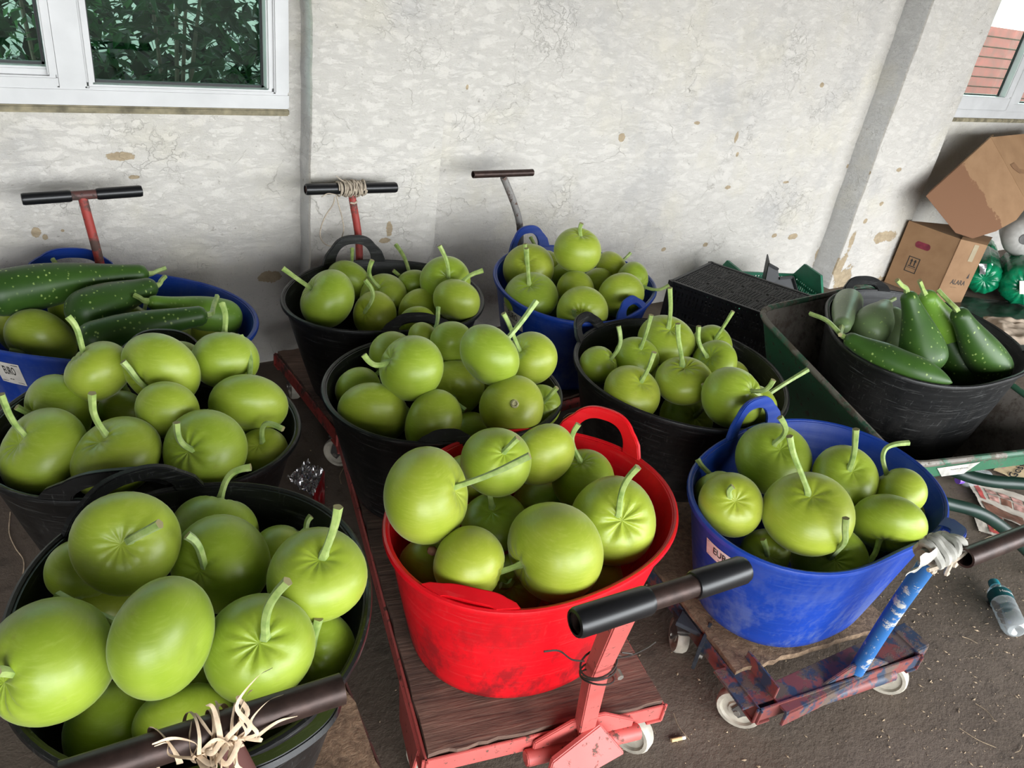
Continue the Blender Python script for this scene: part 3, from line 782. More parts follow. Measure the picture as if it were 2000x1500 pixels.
# red boarded building behind the right window
e = empty('red_building', (9.5, 5.2, 0), 'red boarded building seen through the right window pane', 'building')
mb = MB(); mb.box((9.7, 5.6, .66), 7.4, .5, 1.32); mb.build('wall', MAT['brown_ink'], e, smooth=False)
for k in range(12):
    b = MB(); b.box((9.7, 5.33, .06 + .112 * k), 7.4, .03, .098, uz=V(0, .12, 1).normalized()); b.build('board', MAT['redboard'], e, smooth=False)

# ------------------------------------------------------------------ tubs
TUB = {}


def tub_radius(t, th):
    c = t['co']
    return c[0] + c[3] * math.cos(2 * th) + c[4] * math.sin(2 * th) + c[5] * math.cos(3 * th) + c[6] * math.sin(3 * th) + c[7] * math.cos(4 * th) + c[8] * math.sin(4 * th)


def tub_pt(t, th, u, off=0.0):
    """u: 0 bottom .. 1 rim"""
    r0 = t['co'][0]; rr = tub_radius(t, th)
    k = u ** .92
    base = r0 * t['taper'] + (rr - r0) * .5
    r = base + (rr - base) * k + off
    z = t['zb'] + (t['z'] - t['zb']) * u
    return V(t['c'][0] + r * math.cos(th), t['c'][1] + r * math.sin(th), z)


def make_tub(key, mat, label, zb, handles, group, taper=.73):
    t = dict(TUBS[key]); t['zb'] = zb; t['taper'] = taper; TUB[key] = t
    cx, cy = t['c']; e = empty('tub', (cx, cy, zb), label, 'tub', group); t['e'] = e; N = 96
    mb = MB(); us = [0, .02, .08, .18, .3, .42, .54, .66, .78, .88, .95, 1.0]
    prof = [('o', u) for u in us] + [('i', u) for u in us[::-1]]
    vs = []
    for side, u in prof:
        for j in range(N):
            th = 2 * PI * j / N
            p = tub_pt(t, th, u, 0 if side == 'o' else -.0045)
            if side == 'i' and u == 0: p.z += .004
            if u == 0 and side == 'o': p = tub_pt(t, th, 0, -.012)
            vs.append(p)
    fs = [(i * N + j, i * N + (j + 1) % N, (i + 1) * N + (j + 1) % N, (i + 1) * N + j) for i in range(len(prof) - 1) for j in range(N)]
    fs += [tuple(range(N))[::-1], tuple((len(prof) - 1) * N + j for j in range(N))]
    mb.add(vs, fs); mb.build('body', mat, e, angle=60)
    rim = MB(); vs = []; k = 8
    for j in range(N):
        th = 2 * PI * j / N; p = tub_pt(t, th, 1.0, 0); rd = V(math.cos(th), math.sin(th), 0)
        for q in range(k):
            a = 2 * PI * q / k; vs.append(p + rd * (.0035 + .006 * math.cos(a)) + V(0, 0, -.003 + .0075 * math.sin(a)))
    rim.add(vs, [(j * k + q, ((j + 1) % N) * k + q, ((j + 1) % N) * k + (q + 1) % k, j * k + (q + 1) % k) for j in range(N) for q in range(k)])
    rim.build('rim', mat, e)
    for (px, py, w, h, tilt) in handles:
        p = at_z(px, py, t['z']); th0 = math.atan2(p.y - cy, p.x - cx); rr = tub_radius(t, th0)
        h_ = MB(); n = 28; ring = []
        for i in range(n + 1):
            s = -1 + 2 * i / n; ws = math.copysign(abs(s) ** .9, s)
            hs = h * max(0, 1 - abs(s) ** 2.5) ** .55
            fl = 1.22 - .22 * min(1, max(0, 1 - abs(s)) * 5)   # feet flare into the rim
            so = ws * w * fl; si = ws * (w - .026); hi = max(0, h - .024) * max(0, 1 - abs(s) ** 2.5) ** .55 - .004
            def P(sw, hh, t_):
                th = th0 + sw / rr; b = tub_pt(t, th, 1.0); rd = V(math.cos(th), math.sin(th), 0)
                up = V(0, 0, 1) * math.cos(tilt) + rd * math.sin(tilt); nn = rd * math.cos(tilt) - V(0, 0, 1) * math.sin(tilt)
                return b + up * hh + nn * t_
            ring.append([P(so, hs, .007), P(so, hs, -.004), P(si, hi, -.004), P(si, hi, .007)])
        vs = [v for r_ in ring for v in r_]
        h_.add(vs, [(i * 4 + q, i * 4 + (q + 1) % 4, (i + 1) * 4 + (q + 1) % 4, (i + 1) * 4 + q) for i in range(n) for q in range(4)] + [(0, 1, 2, 3), tuple(n * 4 + q for q in range(4))[::-1]])
        h_.build('handle', mat, e, bevel=.002, angle=50)
    return t


R = math.radians
GT = 'flexible tubs full of gourds'
make_tub('red', MAT['red'], 'bright red plastic tub of round gourds on the salmon red trolley', .172, [(1165, 866, .085, .085, R(4)), (915, 1184, .072, .032, R(-70))], GT, .80)
make_tub('bfront', MAT['blue'], 'blue tub of round gourds on the trolley with a blue post', .172, [(1462, 836, .082, .085, R(8)), (1818, 1040, .06, .055, R(72))], GT)
make_tub('kback', MAT['black'], 'black tub against the wall under the handle wound with twine', .172, [(694, 516, .088, .088, R(2)), (820, 648, .085, .052, R(-50))], GT)
make_tub('bback', MAT['blue'], 'blue tub against the bare wall under the brown bent handle', .172, [(1030, 488, .085, .085, R(6)), (1236, 610, .075, .055, R(-50))], GT)
make_tub('kright', MAT['black'], 'black tub of long stemmed gourds between blue tub and wheelbarrow', .172, [(1163, 655, .07, .062, R(40))], GT)
make_tub('kmid', MAT['black'], 'black tub of heaped gourds directly behind the red tub', .172, [(872, 864, .05, .03, R(-45))], GT)
make_tub('kfront', MAT['black'], 'nearest black tub, under the bare bar tied with raffia', .19, [(243, 962, .100, .075, R(-12)), (545, 1432, .09, .055, R(60))], GT)
make_tub('kleft', MAT['black'], 'black tub of gourds behind the nearest black tub', .185, [(325, 700, .088, .075, R(0)), (248, 962, .105, .066, R(4))], GT)
make_tub('bleft', MAT['blue'], 'blue tub under the window holding both round and long gourds', .172, [(150, 525, .09, .06, R(0))], GT)
make_tub('kbarrow', MAT['black'], 'black tub of long dark gourds standing in the wheelbarrow', .215, [(1690, 570, .085, .05, R(40)), (2010, 700, .07, .05, R(60))], GT)


def tub_label(key, th0, th1, u0, u1, words, skew=0.0):
    """paper sticker stuck on the tub wall"""
    t = TUB[key]; mb = MB()
    fn = lambda a, b, off: tub_pt(t, th0 + (th1 - th0) * a, u0 + (u1 - u0) * b + skew * a, off)
    mb.grid(lambda a, b: fn(a, b, .0012), 14, 4)
    lab = mb.build('label', MAT['paper'], t['e']); lab['label'] = 'white paper sticker with black print'
    L = MB()
    for (txt, size, ax, ay, sx) in words:
        vs, fs = text_mesh(txt, 1.0, .01)
        L.add([fn(ax + v[0] * size * sx, ay + v[1] * size, .0022) for v in vs], fs)
    for (a0, b0, a1, b1) in ((.05, .08, .95, .10), (.05, .9, .95, .93)):
        L.add([fn(a0, b0, .0022), fn(a1, b0, .0022), fn(a1, b1, .0022), fn(a0, b1, .0022)], [(0, 1, 2, 3)])
    p = L.build('print', MAT['ink'], t['e'], smooth=False); p.parent = lab


def th_of(key, px, py, z):
    t = TUB[key]; p = at_z(px, py, z); return math.atan2(p.y - t['c'][1], p.x - t['c'][0])


def th_px(key, px, py, u):
    t = TUB[key]; z = t['zb'] + (t['z'] - t['zb']) * u; p = at_z(px, py, z); best = None
    for i in range(720):   # visible wall point nearest this pixel
        th = PI * i / 360; q = tub_pt(t, th, u); w = q - CAM; f = w.dot(CF)
        d = math.hypot(1000 + F_PX * w.dot(CR) / f - px, 750 - F_PX * w.dot(CU) / f - py)
        n = V(math.cos(th), math.sin(th), 0)
        if n.dot(CAM - q) > 0 and (best is None or d < best[0]): best = (d, th)
    return best[1]


a_, b_ = th_px('bback', 976, 606, .80), th_px('bback', 1019, 630, .80)
tub_label('bback', a_, b_, .66, .85, [('EURO', .55, .55, .66, .34), ('--- -----', .30, .55, .30, .30)], 0)
a_, b_ = th_px('bfront', 1386, 1050, .85), th_px('bfront', 1458, 1100, .85)
tub_label('bfront', a_, b_, .72, .87, [('EURO', .62, .50, .60, .34), ('--- -----', .26, .5, .22, .34)], 0)
a_, b_ = th_px('bleft', -20, 712, .88), th_px('bleft', 36, 738, .84)
tub_label('bleft', a_, b_, .66, .88, [('EURO', .52, .55, .62, .34), ('-- --', .30, .5, .25, .34)], 0)

# ------------------------------------------------------------------ round gourds


def cam_axis(ax, ay, at):
    return (CR * ax + CU * ay - CF * at).normalized()


def gourd_mesh(P, ax, Req, o, ribs, seed, scar=False):
    r = random.Random(seed); NU, NV = 26, 44
    a = ax.orthogonal().normalized(); b = ax.cross(a)
    ph = [r.uniform(0, 6.28) for _ in range(5)]; lump = [r.uniform(.008, .022) for _ in range(3)]
    nr = r.choice((9, 10, 11)); tilt = r.uniform(-.05, .05); shoulder = r.uniform(.92, 1.06); pw = r.uniform(.86, .96)
    vs = []
    for i in range(NU + 1):
        u = PI * i / NU
        for j in range(NV):
            v = 2 * PI * j / NV
            s = max(0.0, math.sin(u)) ** pw; z = o * math.cos(u)
            s *= 1 + (shoulder - 1) * math.cos(u) * .8
            k = 1 + lump[0] * math.cos(2 * v + ph[0]) * s + lump[1] * math.cos(3 * v + ph[1]) * math.sin(u) ** 2 + lump[2] * math.sin(v + ph[2]) * math.sin(2 * u)
            s *= k
            if u < PI / 2:
                z -= .135 * math.exp(-(s / .24) ** 2) + .03 * math.exp(-(s / .55) ** 2)
                fo = .5 + .5 * math.cos(nr * v + ph[3] + 2 * math.sin(v + ph[4]))
                z -= ribs * fo ** 2 * math.exp(-((s - .26) / .30) ** 2) * min(1, s * 6)
            else:
                z += .075 * math.exp(-(s / .26) ** 2)
            z += tilt * s * math.cos(v + ph[2])
            vs.append(P + (a * (s * math.cos(v)) + b * (s * math.sin(v)) + ax * z) * Req)
    mb = MB()
    fs = [(i * NV + j, i * NV + (j + 1) % NV, (i + 1) * NV + (j + 1) % NV, (i + 1) * NV + j) for i in range(NU) for j in range(NV)]
    mb.add(vs, fs)
    return mb


PLACE = {'kfront': 'nearest black tub', 'kleft': 'black tub below window', 'bleft': 'blue tub below window', 'kback': 'black wall tub',
         'kmid': 'black tub behind red', 'bback': 'blue wall tub', 'kright': 'black tub beside wheelbarrow', 'red': 'red tub', 'bfront': 'front blue tub'}
ORD = ['leftmost', 'second from left', 'third from left', 'fourth from left', 'fifth from left', 'sixth from left', 'seventh from left', 'eighth from left',
       'ninth from left', 'tenth from left', 'eleventh from left', 'twelfth from left']


def stem_words(base, tip, bend):
    if tip is None: return 'showing no stem'
    dx, dy = tip[0] - base[0], base[1] - tip[1]; L = math.hypot(dx, dy)
    w = 'curved ' if abs(bend) >= 8 else ('short ' if L < 38 else ('long ' if L > 80 else ''))
    if dy > 2.2 * abs(dx): d = 'upright'
    elif dy < -1.0 * abs(dx): d = 'hanging'
    elif dx > 0: d = 'leaning right'
    else: d = 'leaning left'
    return 'with %sstem %s' % (w, d)


for key, L in G.items():
    tops = sorted([g for g in L if g[0] == 0], key=lambda g: g[1]); lows = sorted([g for g in L if g[0] > 0], key=lambda g: g[1])
    for gi, g in enumerate(L):
        layer, cx, cy, rx, ry, base, tip, bend, flags, d = g
        seed = hash_seed = (len(key) * 131 + gi * 17 + int(cx)) & 0xffff
        r = random.Random(seed)
        P = at_d(cx, cy, d); pxm = d / F_PX
        big, small = max(rx, ry), min(rx, ry); q = small / big
        if flags.startswith('a:'):
            A = [float(x) for x in flags[2:].split(',')]; ax = cam_axis(*A); t = A[2] / math.sqrt(sum(x * x for x in A))
        elif base is not None:
            nx, ny = (base[0] - cx) / big, (cy - base[1]) / big
            nn = math.hypot(nx, ny) / .80
            if nn > .97: nx, ny = nx / nn * .97, ny / nn * .97; nn = .97
            t = math.sqrt(max(.03, 1 - nn * nn)) * (-1 if 'b' in flags else 1)
            if 'b' in flags: t = max(t, -.5)
            ax = cam_axis(nx / .80, ny / .80, t)
        else:
            ax = cam_axis(r.uniform(-.5, .5), r.uniform(.5, .9), -.55); t = -.5
        t2 = t * t
        o_ = math.sqrt(max(.45, (q * q - t2) / (1 - t2))) if t2 < .9 else .84
        o_ = min(.98, max(.72, o_))
        Req = big * pxm * 1.0
        mb = gourd_mesh(P, ax, Req, o_, (.075 if 'r' in flags else .028) * r.uniform(.7, 1.2), seed)
        go = mb.build('round_gourd', MAT['gourd'], loc=P, angle=180)
        if layer == 0:
            pos = ORD[tops.index(g)] + ' atop '
        else:
            pos = ORD[lows.index(g)] + ' deeper in '
        tag(go, 'round gourd ' + stem_words(base, tip, bend) + ', ' + pos + PLACE[key], 'gourd', 'round gourds in the ' + PLACE[key])
        b0 = P + ax * (o_ - .17) * Req
        if tip is not None:
            db = (b0 - CAM).dot(CF); b1 = at_d(base[0], base[1], db)
            if (b1 - b0).length > .25 * Req: b1 = b0 + (b1 - b0) * .5
            off2 = math.hypot(tip[0] - base[0], tip[1] - base[1]) * pxm
            tow = max(-.6, min(1.0, t / math.sqrt(max(.08, 1 - t2)))) * off2 * .65
            if 'T' in flags: tow = off2 * 1.5
            tipp = at_d(tip[0], tip[1], db - tow)
            md = (tipp - b1); px_n = V(0, 0, 0)
            dxy = (tip[0] - base[0], tip[1] - base[1]); Ln = math.hypot(*dxy) + 1e-6
            perp = CR * (-dxy[1] / Ln) - CU * (dxy[0] / Ln)
            mid = (b1 + tipp) / 2 + perp * bend * pxm + ax * .1 * md.length
            if 'T' in flags: mid = mid - CF * (off2 * .35)
            q1 = (b1 + mid) / 2 + perp * bend * .25 * pxm + ax * .05 * md.length
            pts = catmull([b1 - ax * .01, b1 + (q1 - b1) * .12, q1, mid, (mid + tipp) / 2 + perp * bend * .2 * pxm, tipp], 5)
            n = len(pts); sr = (.0052 + .012 * Req) * r.uniform(.88, 1.08)
            rad = [sr * (1.45 - .55 * min(1, i / n * 4)) if i < n / 4 else sr * (.9 + .22 * (i / n) ** 3) for i in range(n)]
            st = MB(); st.tube(pts, rad, 15, 0, True, 1, 5, .09)
            so = st.build('stem', [MAT['stem'], MAT['stem_cut']], go, angle=55)
        elif flags == 'a:-.1,-.15,-.98':
            sc_ = MB(); c0 = P - ax * (o_ - .035) * Req
            sc_.lathe(c0 - ax * -.002, -ax, [(.0105, -.003), (.0095, .003), (.006, .005), (.004, .0028), (.0001, .0025)], 12)
            sc_.build('blossom_scar', MAT['scar'], go)
        if key == 'red' and gi == 1:
            c0 = P - ax * (o_ - .05) * Req; sc_ = MB(); sc_.lathe(c0, -ax, [(.004, -.004), (.006, .004), (.009, .010), (.007, .018), (.001, .021)], 9)
            sc_.build('dried_blossom', MAT['dry'], go)

# ------------------------------------------------------------------ long gourds


def long_gourd(p0, z0, r0, p1, z1, r1, tip, mat, label, group, bend=0, pointed=0, stem_bend=0, prof=.75, tipz=None):
    """p0 pixel of the stem end, p1 pixel of the far end; r in pixels"""
    ks = 1.105 if group == GL else 1.09   # heights measured with the rim at .55 / .65 m
    z0 = CAM_H - (CAM_H - z0) * ks; z1 = CAM_H - (CAM_H - z1) * ks; tipz = CAM_H - (CAM_H - tipz) * ks if tipz else None
    A = at_z(*p0, z0); B = at_z(*p1, z1); dA = (A - CAM).dot(CF); dB = (B - CAM).dot(CF)
    ra, rb = r0 * dA / F_PX, r1 * dB / F_PX; ax = (B - A); Ln = ax.length; ax = ax / Ln
    side = ax.cross(CF).normalized()
    pts = []; rad = []; n = 30
    for i in range(n + 1):
        s = i / n; x = min(1, s / prof); sm = x * x * (3 - 2 * x); rr = ra + (rb - ra) * sm
        L0 = ra * .8 / Ln; L1 = rb * (1.0 + 1.6 * pointed) / Ln
        if s < L0: rr *= math.sqrt(max(.0, 1 - (1 - s / L0) ** 2)) * .75 + .25 * (s / L0)
        if s > 1 - L1:
            y = (s - (1 - L1)) / L1; rr *= max(0, 1 - y ** (2.2 - .5 * pointed)) ** (.5 + .3 * pointed)
        pts.append(A + ax * (Ln * s) + side * bend * math.sin(PI * s) * .02); rad.append(max(rr, .0012))
    mb = MB(); mb.tube(pts, rad, 26)
    go = mb.build('long_gourd', mat, loc=(A + B) / 2, angle=180); tag(go, label, 'gourd', group)
    if tip:
        T = at_z(*tip, tipz or z0 + .01); mid = (A + T) / 2 + CU * stem_bend * dA / F_PX
        st = MB(); pp = catmull([A + ax * .012, A - ax * .006, mid, T], 5); m = len(pp)
        st.tube(pp, [.0095 - .0035 * min(1, i / m * 2.5) for i in range(m)], 10, 0, True, 1, 5, .1)
        st.build('stem', [MAT['stem'], MAT['stem_cut']], go)
    return go


GL = 'long gourds in the blue window tub'
long_gourd((293, 534), .600, 19, (-45, 582), .600, 47, (324, 523), MAT['long'], 'largest dark green long gourd lying along the back of the blue window tub', GL, -.4)
long_gourd((307, 557), .598, 19, (135, 625), .575, 44, (323, 540), MAT['long'], 'long green gourd slanting across the middle of the blue window tub', GL, -.3)
long_gourd((286, 588), .600, 14, (470, 628), .515, 36, (262, 576), MAT['long_light'], 'light green tipped long gourd with its stem pointing left', GL, 0)
long_gourd((408, 614), .600, 19, (150, 672), .570, 36, (424, 578), MAT['long'], 'slim long gourd nearest the front of the blue window tub', GL, -.3, stem_bend=-4)
GB = 'long gourds in the wheelbarrow tub'
long_gourd((1771, 568), .800, 15, (1808, 728), .605, 46, (1752, 547), MAT['long'], 'dark long gourd standing tallest at the middle of the wheelbarrow tub', GB, .3, prof=.9, tipz=.83)
long_gourd((1868, 604), .770, 17, (1952, 738), .590, 37, (1832, 566), MAT['long'], 'dark speckled long gourd leaning at the right of the wheelbarrow tub', GB, -.2, tipz=.80)
long_gourd((1806, 572), .785, 17, (1865, 680), .620, 34, (1796, 548), MAT['long_light'], 'bright green necked long gourd behind the tallest one', GB, 0, tipz=.82)
long_gourd((1828, 622), .700, 22, (1898, 752), .550, 38, None, MAT['long'], 'dark long gourd half hidden between the tallest and the right one', GB, 0)
long_gourd((1648, 656), .680, 14, (1860, 748), .655, 31, (1582, 612), MAT['long'], 'pointed long gourd lying along the front rim of the wheelbarrow tub', GB, -.6, .9, 8, .45)
long_gourd((1644, 640), .675, 17, (1658, 585), .640, 27, (1641, 654), MAT['long_grey'], 'greyish long gourd with its stem end facing out at the left', GB)
long_gourd((1732, 592), .690, 14, (1686, 662), .640, 38, (1748, 583), MAT['long_grey'], 'stubby grey green gourd showing its rounded speckled bottom end', GB, prof=.6)
long_gourd((1742, 600), .655, 20, (1748, 690), .560, 34, None, MAT['long_grey'], 'shaded grey gourd sunk behind the stubby one in the wheelbarrow tub', GB)

# ------------------------------------------------------------------ hand trolleys


def caster(e, p, zt, ang, r=.045, plate=None):
    """swivel caster: plate under the frame at zt, fork, wheel on the floor"""
    p = V(p[0], p[1], 0); u = V(math.cos(ang), math.sin(ang), 0); w = V(-u.y, u.x, 0); c = p + u * .022 + V(0, 0, r)
    f = MB(); f.box(p + V(0, 0, zt - .004), .075, .065, .007, u, w)
    f.tube([p + V(0, 0, zt - .006), p + V(0, 0, zt - .026)], .017, 12)
    for s in (-1, 1):
        f.plate([p + w * s * .017 + u * -.022 + V(0, 0, zt - .024), p + w * s * .017 + u * .026 + V(0, 0, zt - .024), c + w * s * .017 + u * .014 + V(0, 0, .002), c + w * s * .017 - u * .006 + V(0, 0, -.013), c + w * s * .017 - u * .014], w * s, .004)
    f.box(p + V(0, 0, zt - .026), .048, .040, .005, u, w)
    fo = f.build('caster', MAT['fork'], e, bevel=.001)
    wl = MB(); wl.lathe(c, w, [(.004, -.013), (r * .42, -.013), (r * .45, -.008), (r * .72, -.008), (r * .78, -.014), (r * .93, -.014), (r, -.008), (r, .008), (r * .93, .014), (r * .78, .014), (r * .72, .008), (r * .45, .008), (r * .42, .013), (.004, .013)], 26)
    wo = wl.build('wheel', MAT['wheel'], e); wo.parent = fo
    b = MB(); b.lathe(c - w * .023, w, [(.0001, 0), (.007, 0), (.007, .005), (.007, .041), (.007, .046), (.0001, .046)], 8); bo = b.build('axle_bolt', MAT['bolt'], e); bo.parent = fo


def trolley(label, o, ang, wd, ln, zd, paint, deck, post_pts, bar, grips, post_mat, bar_mat=None, post_r=.016, flat=False, casters=(0, 1, 2, 3), wheel_r=.045, inset=0.0):
    """o: front left deck corner; ang: turn of the front edge; zd: deck top"""
    u = V(math.cos(ang), math.sin(ang), 0); v = V(-u.y, u.x, 0); o = V(o[0], o[1], 0)
    e = empty('trolley', o + u * wd / 2, label, 'trolley', 'hand trolleys with t shaped handles')
    d = MB(); th = .016; n = 26
    # deck with a worn, splintered outline
    out = []
    for k in range(n): out.append((wd * k / n, 0))
    for k in range(n): out.append((wd, ln * k / n))
    for k in range(n): out.append((wd - wd * k / n, ln))
    for k in range(n): out.append((0, ln - ln * k / n))
    poly = []
    for (a, b) in out:
        j = .006 * noise.noise((a * 25, b * 25, ang)) + .004 * noise.noise((a * 90, b * 90, 2))
        poly.append(o + u * (a * .985 + .004 + j) + v * (inset + b * (1 - inset / ln) * .985 + .004 + j) + V(0, 0, zd - th))
    d.plate(poly, (0, 0, 1), th)
    d.build('deck', deck, e, smooth=False)
    zf = zd - th
    for (a0, b0, a1, b1) in ((-.008, 0, wd + .008, 0), (-.008, ln, wd + .008, ln), (0, -.008, 0, ln + .008), (wd, -.008, wd, ln + .008)):
        p, q = o + u * a0 + v * b0, o + u * a1 + v * b1
        inw = (u * (1 if a0 <= 0 and a1 <= 0 else -1)) if abs(a1 - a0) < .01 else (v * (1 if b0 == 0 else -1))
        r_ = MB(); r_.bar(p + V(0, 0, zf - .013), q + V(0, 0, zf - .013), .005, .040); r_.bar(p + inw * .017 + V(0, 0, zf - .033), q + inw * .017 + V(0, 0, zf - .033), .034, .005)
        r_.build('rail', paint, e, bevel=.001)
    cz = zf - .036
    for k, (a, b) in enumerate(((.045, .05), (wd - .045, .05), (.045, ln - .05), (wd - .045, ln - .05))):
        if k in casters:
            p = o + u * a + v * b; caster(e, p, cz, ang + (2.2, -1.0, 1.4, .6)[k], wheel_r if cz - .026 > wheel_r * 1.05 else cz * .55)
    # hinge bracket and post
    P = [V(*q) for q in post_pts]; base = P[0]
    br = MB(); bb = V(base.x, base.y, zf - .012)
    br.plate([bb - u * .105 + V(0, 0, -.026), bb + u * .105 + V(0, 0, -.026), bb + u * .105 + V(0, 0, .012), bb + u * .035 + V(0, 0, .052), bb - u * .035 + V(0, 0, .052), bb - u * .105 + V(0, 0, .012)], v * -1, .008)
    br.tube([bb - u * .12 - v * .012 + V(0, 0, -.02), bb + u * .12 - v * .012 + V(0, 0, -.02)], .016, 12)
    br.build('hinge_bracket', paint, e, bevel=.002)
    pts = catmull(P, 6) if len(P) > 2 and not flat else P
    pm = MB()
    if flat:
        for a, b in zip(pts[:-1], pts[1:]): pm.bar(a, b, post_r * 2.0, post_r * 1.6, up=v)
    else: pm.tube(pts, post_r, 14)
    pm.build('post', post_mat, e, bevel=.002 if flat else 0)
    A, B = V(*bar[0]), V(*bar[1]); dirn = (B - A).normalized()
    t = MB(); rr = bar[2]
    ring = dirn.orthogonal().normalized()
    t.lathe(A, dirn, [(rr * .78, .03), (rr * .78, 0), (rr, 0), (rr, (B - A).length), (rr * .78, (B - A).length), (rr * .78, (B - A).length - .03)], 18)
    t.build('handle_bar', bar_mat or MAT['rust'], e)
    for (s0, s1) in grips:
        g = MB(); L = (B - A).length; a = A + dirn * (L * s0); gl = L * (s1 - s0); g.lathe(a - dirn * .002, dirn, [(rr * .9, 0), (rr * 1.16, .001), (rr * 1.28, .006), (rr * 1.28, gl - .004), (rr * 1.16, gl + .002), (rr * .6, gl + .004)], 18)
        g.build('grip', MAT['grip'], e)
    return e, u, v, o, zf


def px(x, y, z): return tuple(at_z(x, y, z))


def pxy(x, y, yy): return tuple(at_y(x, y, yy))


# front row
tA = px(1128, 1216, .715); tB = px(1450, 1113, .715)
e1, u1, v1, o1, zf1 = trolley('salmon red trolley with plywood deck carrying the red tub', (.470, .700), R(-13), .485, 1.02, .170, MAT['salmon'], MAT['ply'],
                              [px(1140, 1425, .15), px(1165, 1310, .44), px(1215, 1195, .705)], (tA, tB, .0155), [(-.01, .40), (.68, 1.01)], MAT['salmon'], MAT['rust'], .0165, True, wheel_r=.05)
g = MB()   # gusset plate on the front of the frame, pivot tube
p = [V(*px(1075, 1478, .16)), V(*px(1168, 1405, .19)), V(*px(1215, 1462, .14)), V(*px(1150, 1498, .12)), V(*px(1060, 1530, .12))]
g.plate(p, v1 * -1, .012); g.build('gusset', MAT['salmon'], e1, bevel=.002)
for (xx, yy, z) in ((1195, 1292, .40),):
    b = MB(); c = V(*px(xx, yy, z)); b.lathe(c - v1 * .02, v1 * -1, [(.0001, .014), (.006, .014), (.006, .0)], 6); b.build('bolt', MAT['bolt'], e1)
# side plate at the front left of the frame
g = MB(); c = o1 + v1 * .03 + V(0, 0, zf1 - .02)
g.plate([c + V(0, 0, .012), c + v1 * .16 + V(0, 0, .012), c + v1 * .13 + V(0, 0, -.075), c + v1 * .02 + V(0, 0, -.085)], u1 * -1, .007); g.build('side_plate', MAT['salmon'], e1, bevel=.002)
# wire bound round the post
wr = empty('binding_wire', px(1190, 1300, .44), 'dark wire bound round the salmon post in front of the red tub', 'wire')
b = MB()
pc = V(*px(1172, 1285, .50)); ux = u1; vy = v1
for k in range(3):
    b.tube([pc + ux * (.027 * math.cos(a) + .002 * k) + vy * (.024 * math.sin(a)) + V(0, 0, -.012 - .016 * k + .012 * math.cos(a + k)) for a in [2 * PI * j / 22 for j in range(23)]], .0016, 6)
b.tube(catmull([pc + ux * -.027, pc + ux * -.05 + V(0, 0, .01), pc + ux * -.075 + V(0, 0, .035), pc + ux * -.10 + V(0, 0, .04)], 5), .0014, 6)
b.tube(catmull([pc + ux * .027, pc + ux * .05 + V(0, 0, -.01), pc + ux * .08 + V(0, 0, .0), pc + ux * .095 + V(0, 0, .012)], 5), .0012, 6)
b.tube(catmull([pc + ux * .02 - vy * .02 + V(0, 0, .03), pc + ux * .04 - vy * .02 + V(0, 0, .02), pc - vy * .022 + V(0, 0, .022)], 5), .0014, 6)
b.build('wire', MAT['wire'], wr)

tC = px(1884, 1090, .62); tD = px(2075, 1016, .62)
e2, u2, v2, o2, zf2 = trolley('trolley with chipped blue post and frayed board under the front blue tub', (1.135, .500), R(-9), .475, 1.0, .150, MAT['redblue'], MAT['chip'],
                              [px(1672, 1310, .14), px(1742, 1200, .36), px(1828, 1078, .61)], (tC, tD, .0175), [], MAT['bluepaint'], MAT['rust'], .0165, False, wheel_r=.05, inset=.085)
# wide front channel, corner plates
g = MB(); a, b_ = V(*px(1512, 1368, .135)), V(*px(1790, 1238, .135)); g.bar(a, b_, .07, .006); g.bar(a - v2 * .035 + V(0, 0, -.018), b_ - v2 * .035 + V(0, 0, -.018), .006, .036)
g.build('front_channel', MAT['redblue'], e2, bevel=.001)
g = MB(); c = V(*px(1452, 1338, .135)); g.box(c, .085, .10, .006, u2, v2); g.bar(c + u2 * .042 - v2 * .05 + V(0, 0, .018), c + u2 * .042 + v2 * .05 + V(0, 0, .018), .006, .036)
g.build('corner_plate', MAT['redblue'], e2, bevel=.001)
g = MB(); c = V(*px(1366, 1262, .10)); q = V(.85, .45, 0).normalized()
g.plate([c + q * -.045 + V(0, 0, .042), c + q * .03 + V(0, 0, .052), c + q * .05 + V(0, 0, -.035), c + q * -.02 + V(0, 0, -.055)], V(q.y, -q.x, 0), .008); g.box(c + q * .03 + V(-q.y, q.x, 0) * .03 + V(0, 0, .035), .07, .07, .012, q, V(-q.y, q.x, 0))
sp = g.build('side_plate', MAT['dark_steel'], e2, bevel=.001)
for dz in (.022, -.018):
    b = MB(); b.lathe(c + q * (.008 if dz > 0 else -.006) + V(0, 0, dz) + V(q.y, -q.x, 0) * .006, V(q.y, -q.x, 0), [(.011, 0), (.011, .003), (.007, .003), (.007, .009), (.0001, .009)], 8); bo = b.build('bolt', MAT['bolt'], e2); bo.parent = sp
caster(e2, tuple((c + q * .045 + V(-q.y, q.x, 0) * .045).xy), .115, 1.0, .043)
# cloth and tape wrapped round the joint of the blue post
wq = empty('cloth_wrap', px(1840, 1080, .61), 'dirty white cloth wrapped round the top of the blue post', 'cloth')
b = MB(); pj = V(*px(1836, 1074, .615)); ax = (V(*tD) - V(*tC)).normalized()
for k in range(5):
    q = pj + ax * (.016 * (k - 2)); s1, s2 = V(0, 0, 1), ax.cross(V(0, 0, 1)).normalized()
    dd = (ax + V(rnd.uniform(-.4, .4), rnd.uniform(-.4, .4), rnd.uniform(-.5, .5))).normalized(); a_ = dd.orthogonal().normalized(); b2 = dd.cross(a_)
    b.tube([q + (a_ * math.cos(t) + b2 * math.sin(t)) * (.021 + .0035 * math.sin(3 * t + k)) for t in [2 * PI * j / 26 for j in range(27)]], .0075, 7)
b.tube([pj - ax * .05, pj + ax * .06], [.012, .013], 10)
b.build('wrap', MAT['white_wrap'], wq)
b = MB()
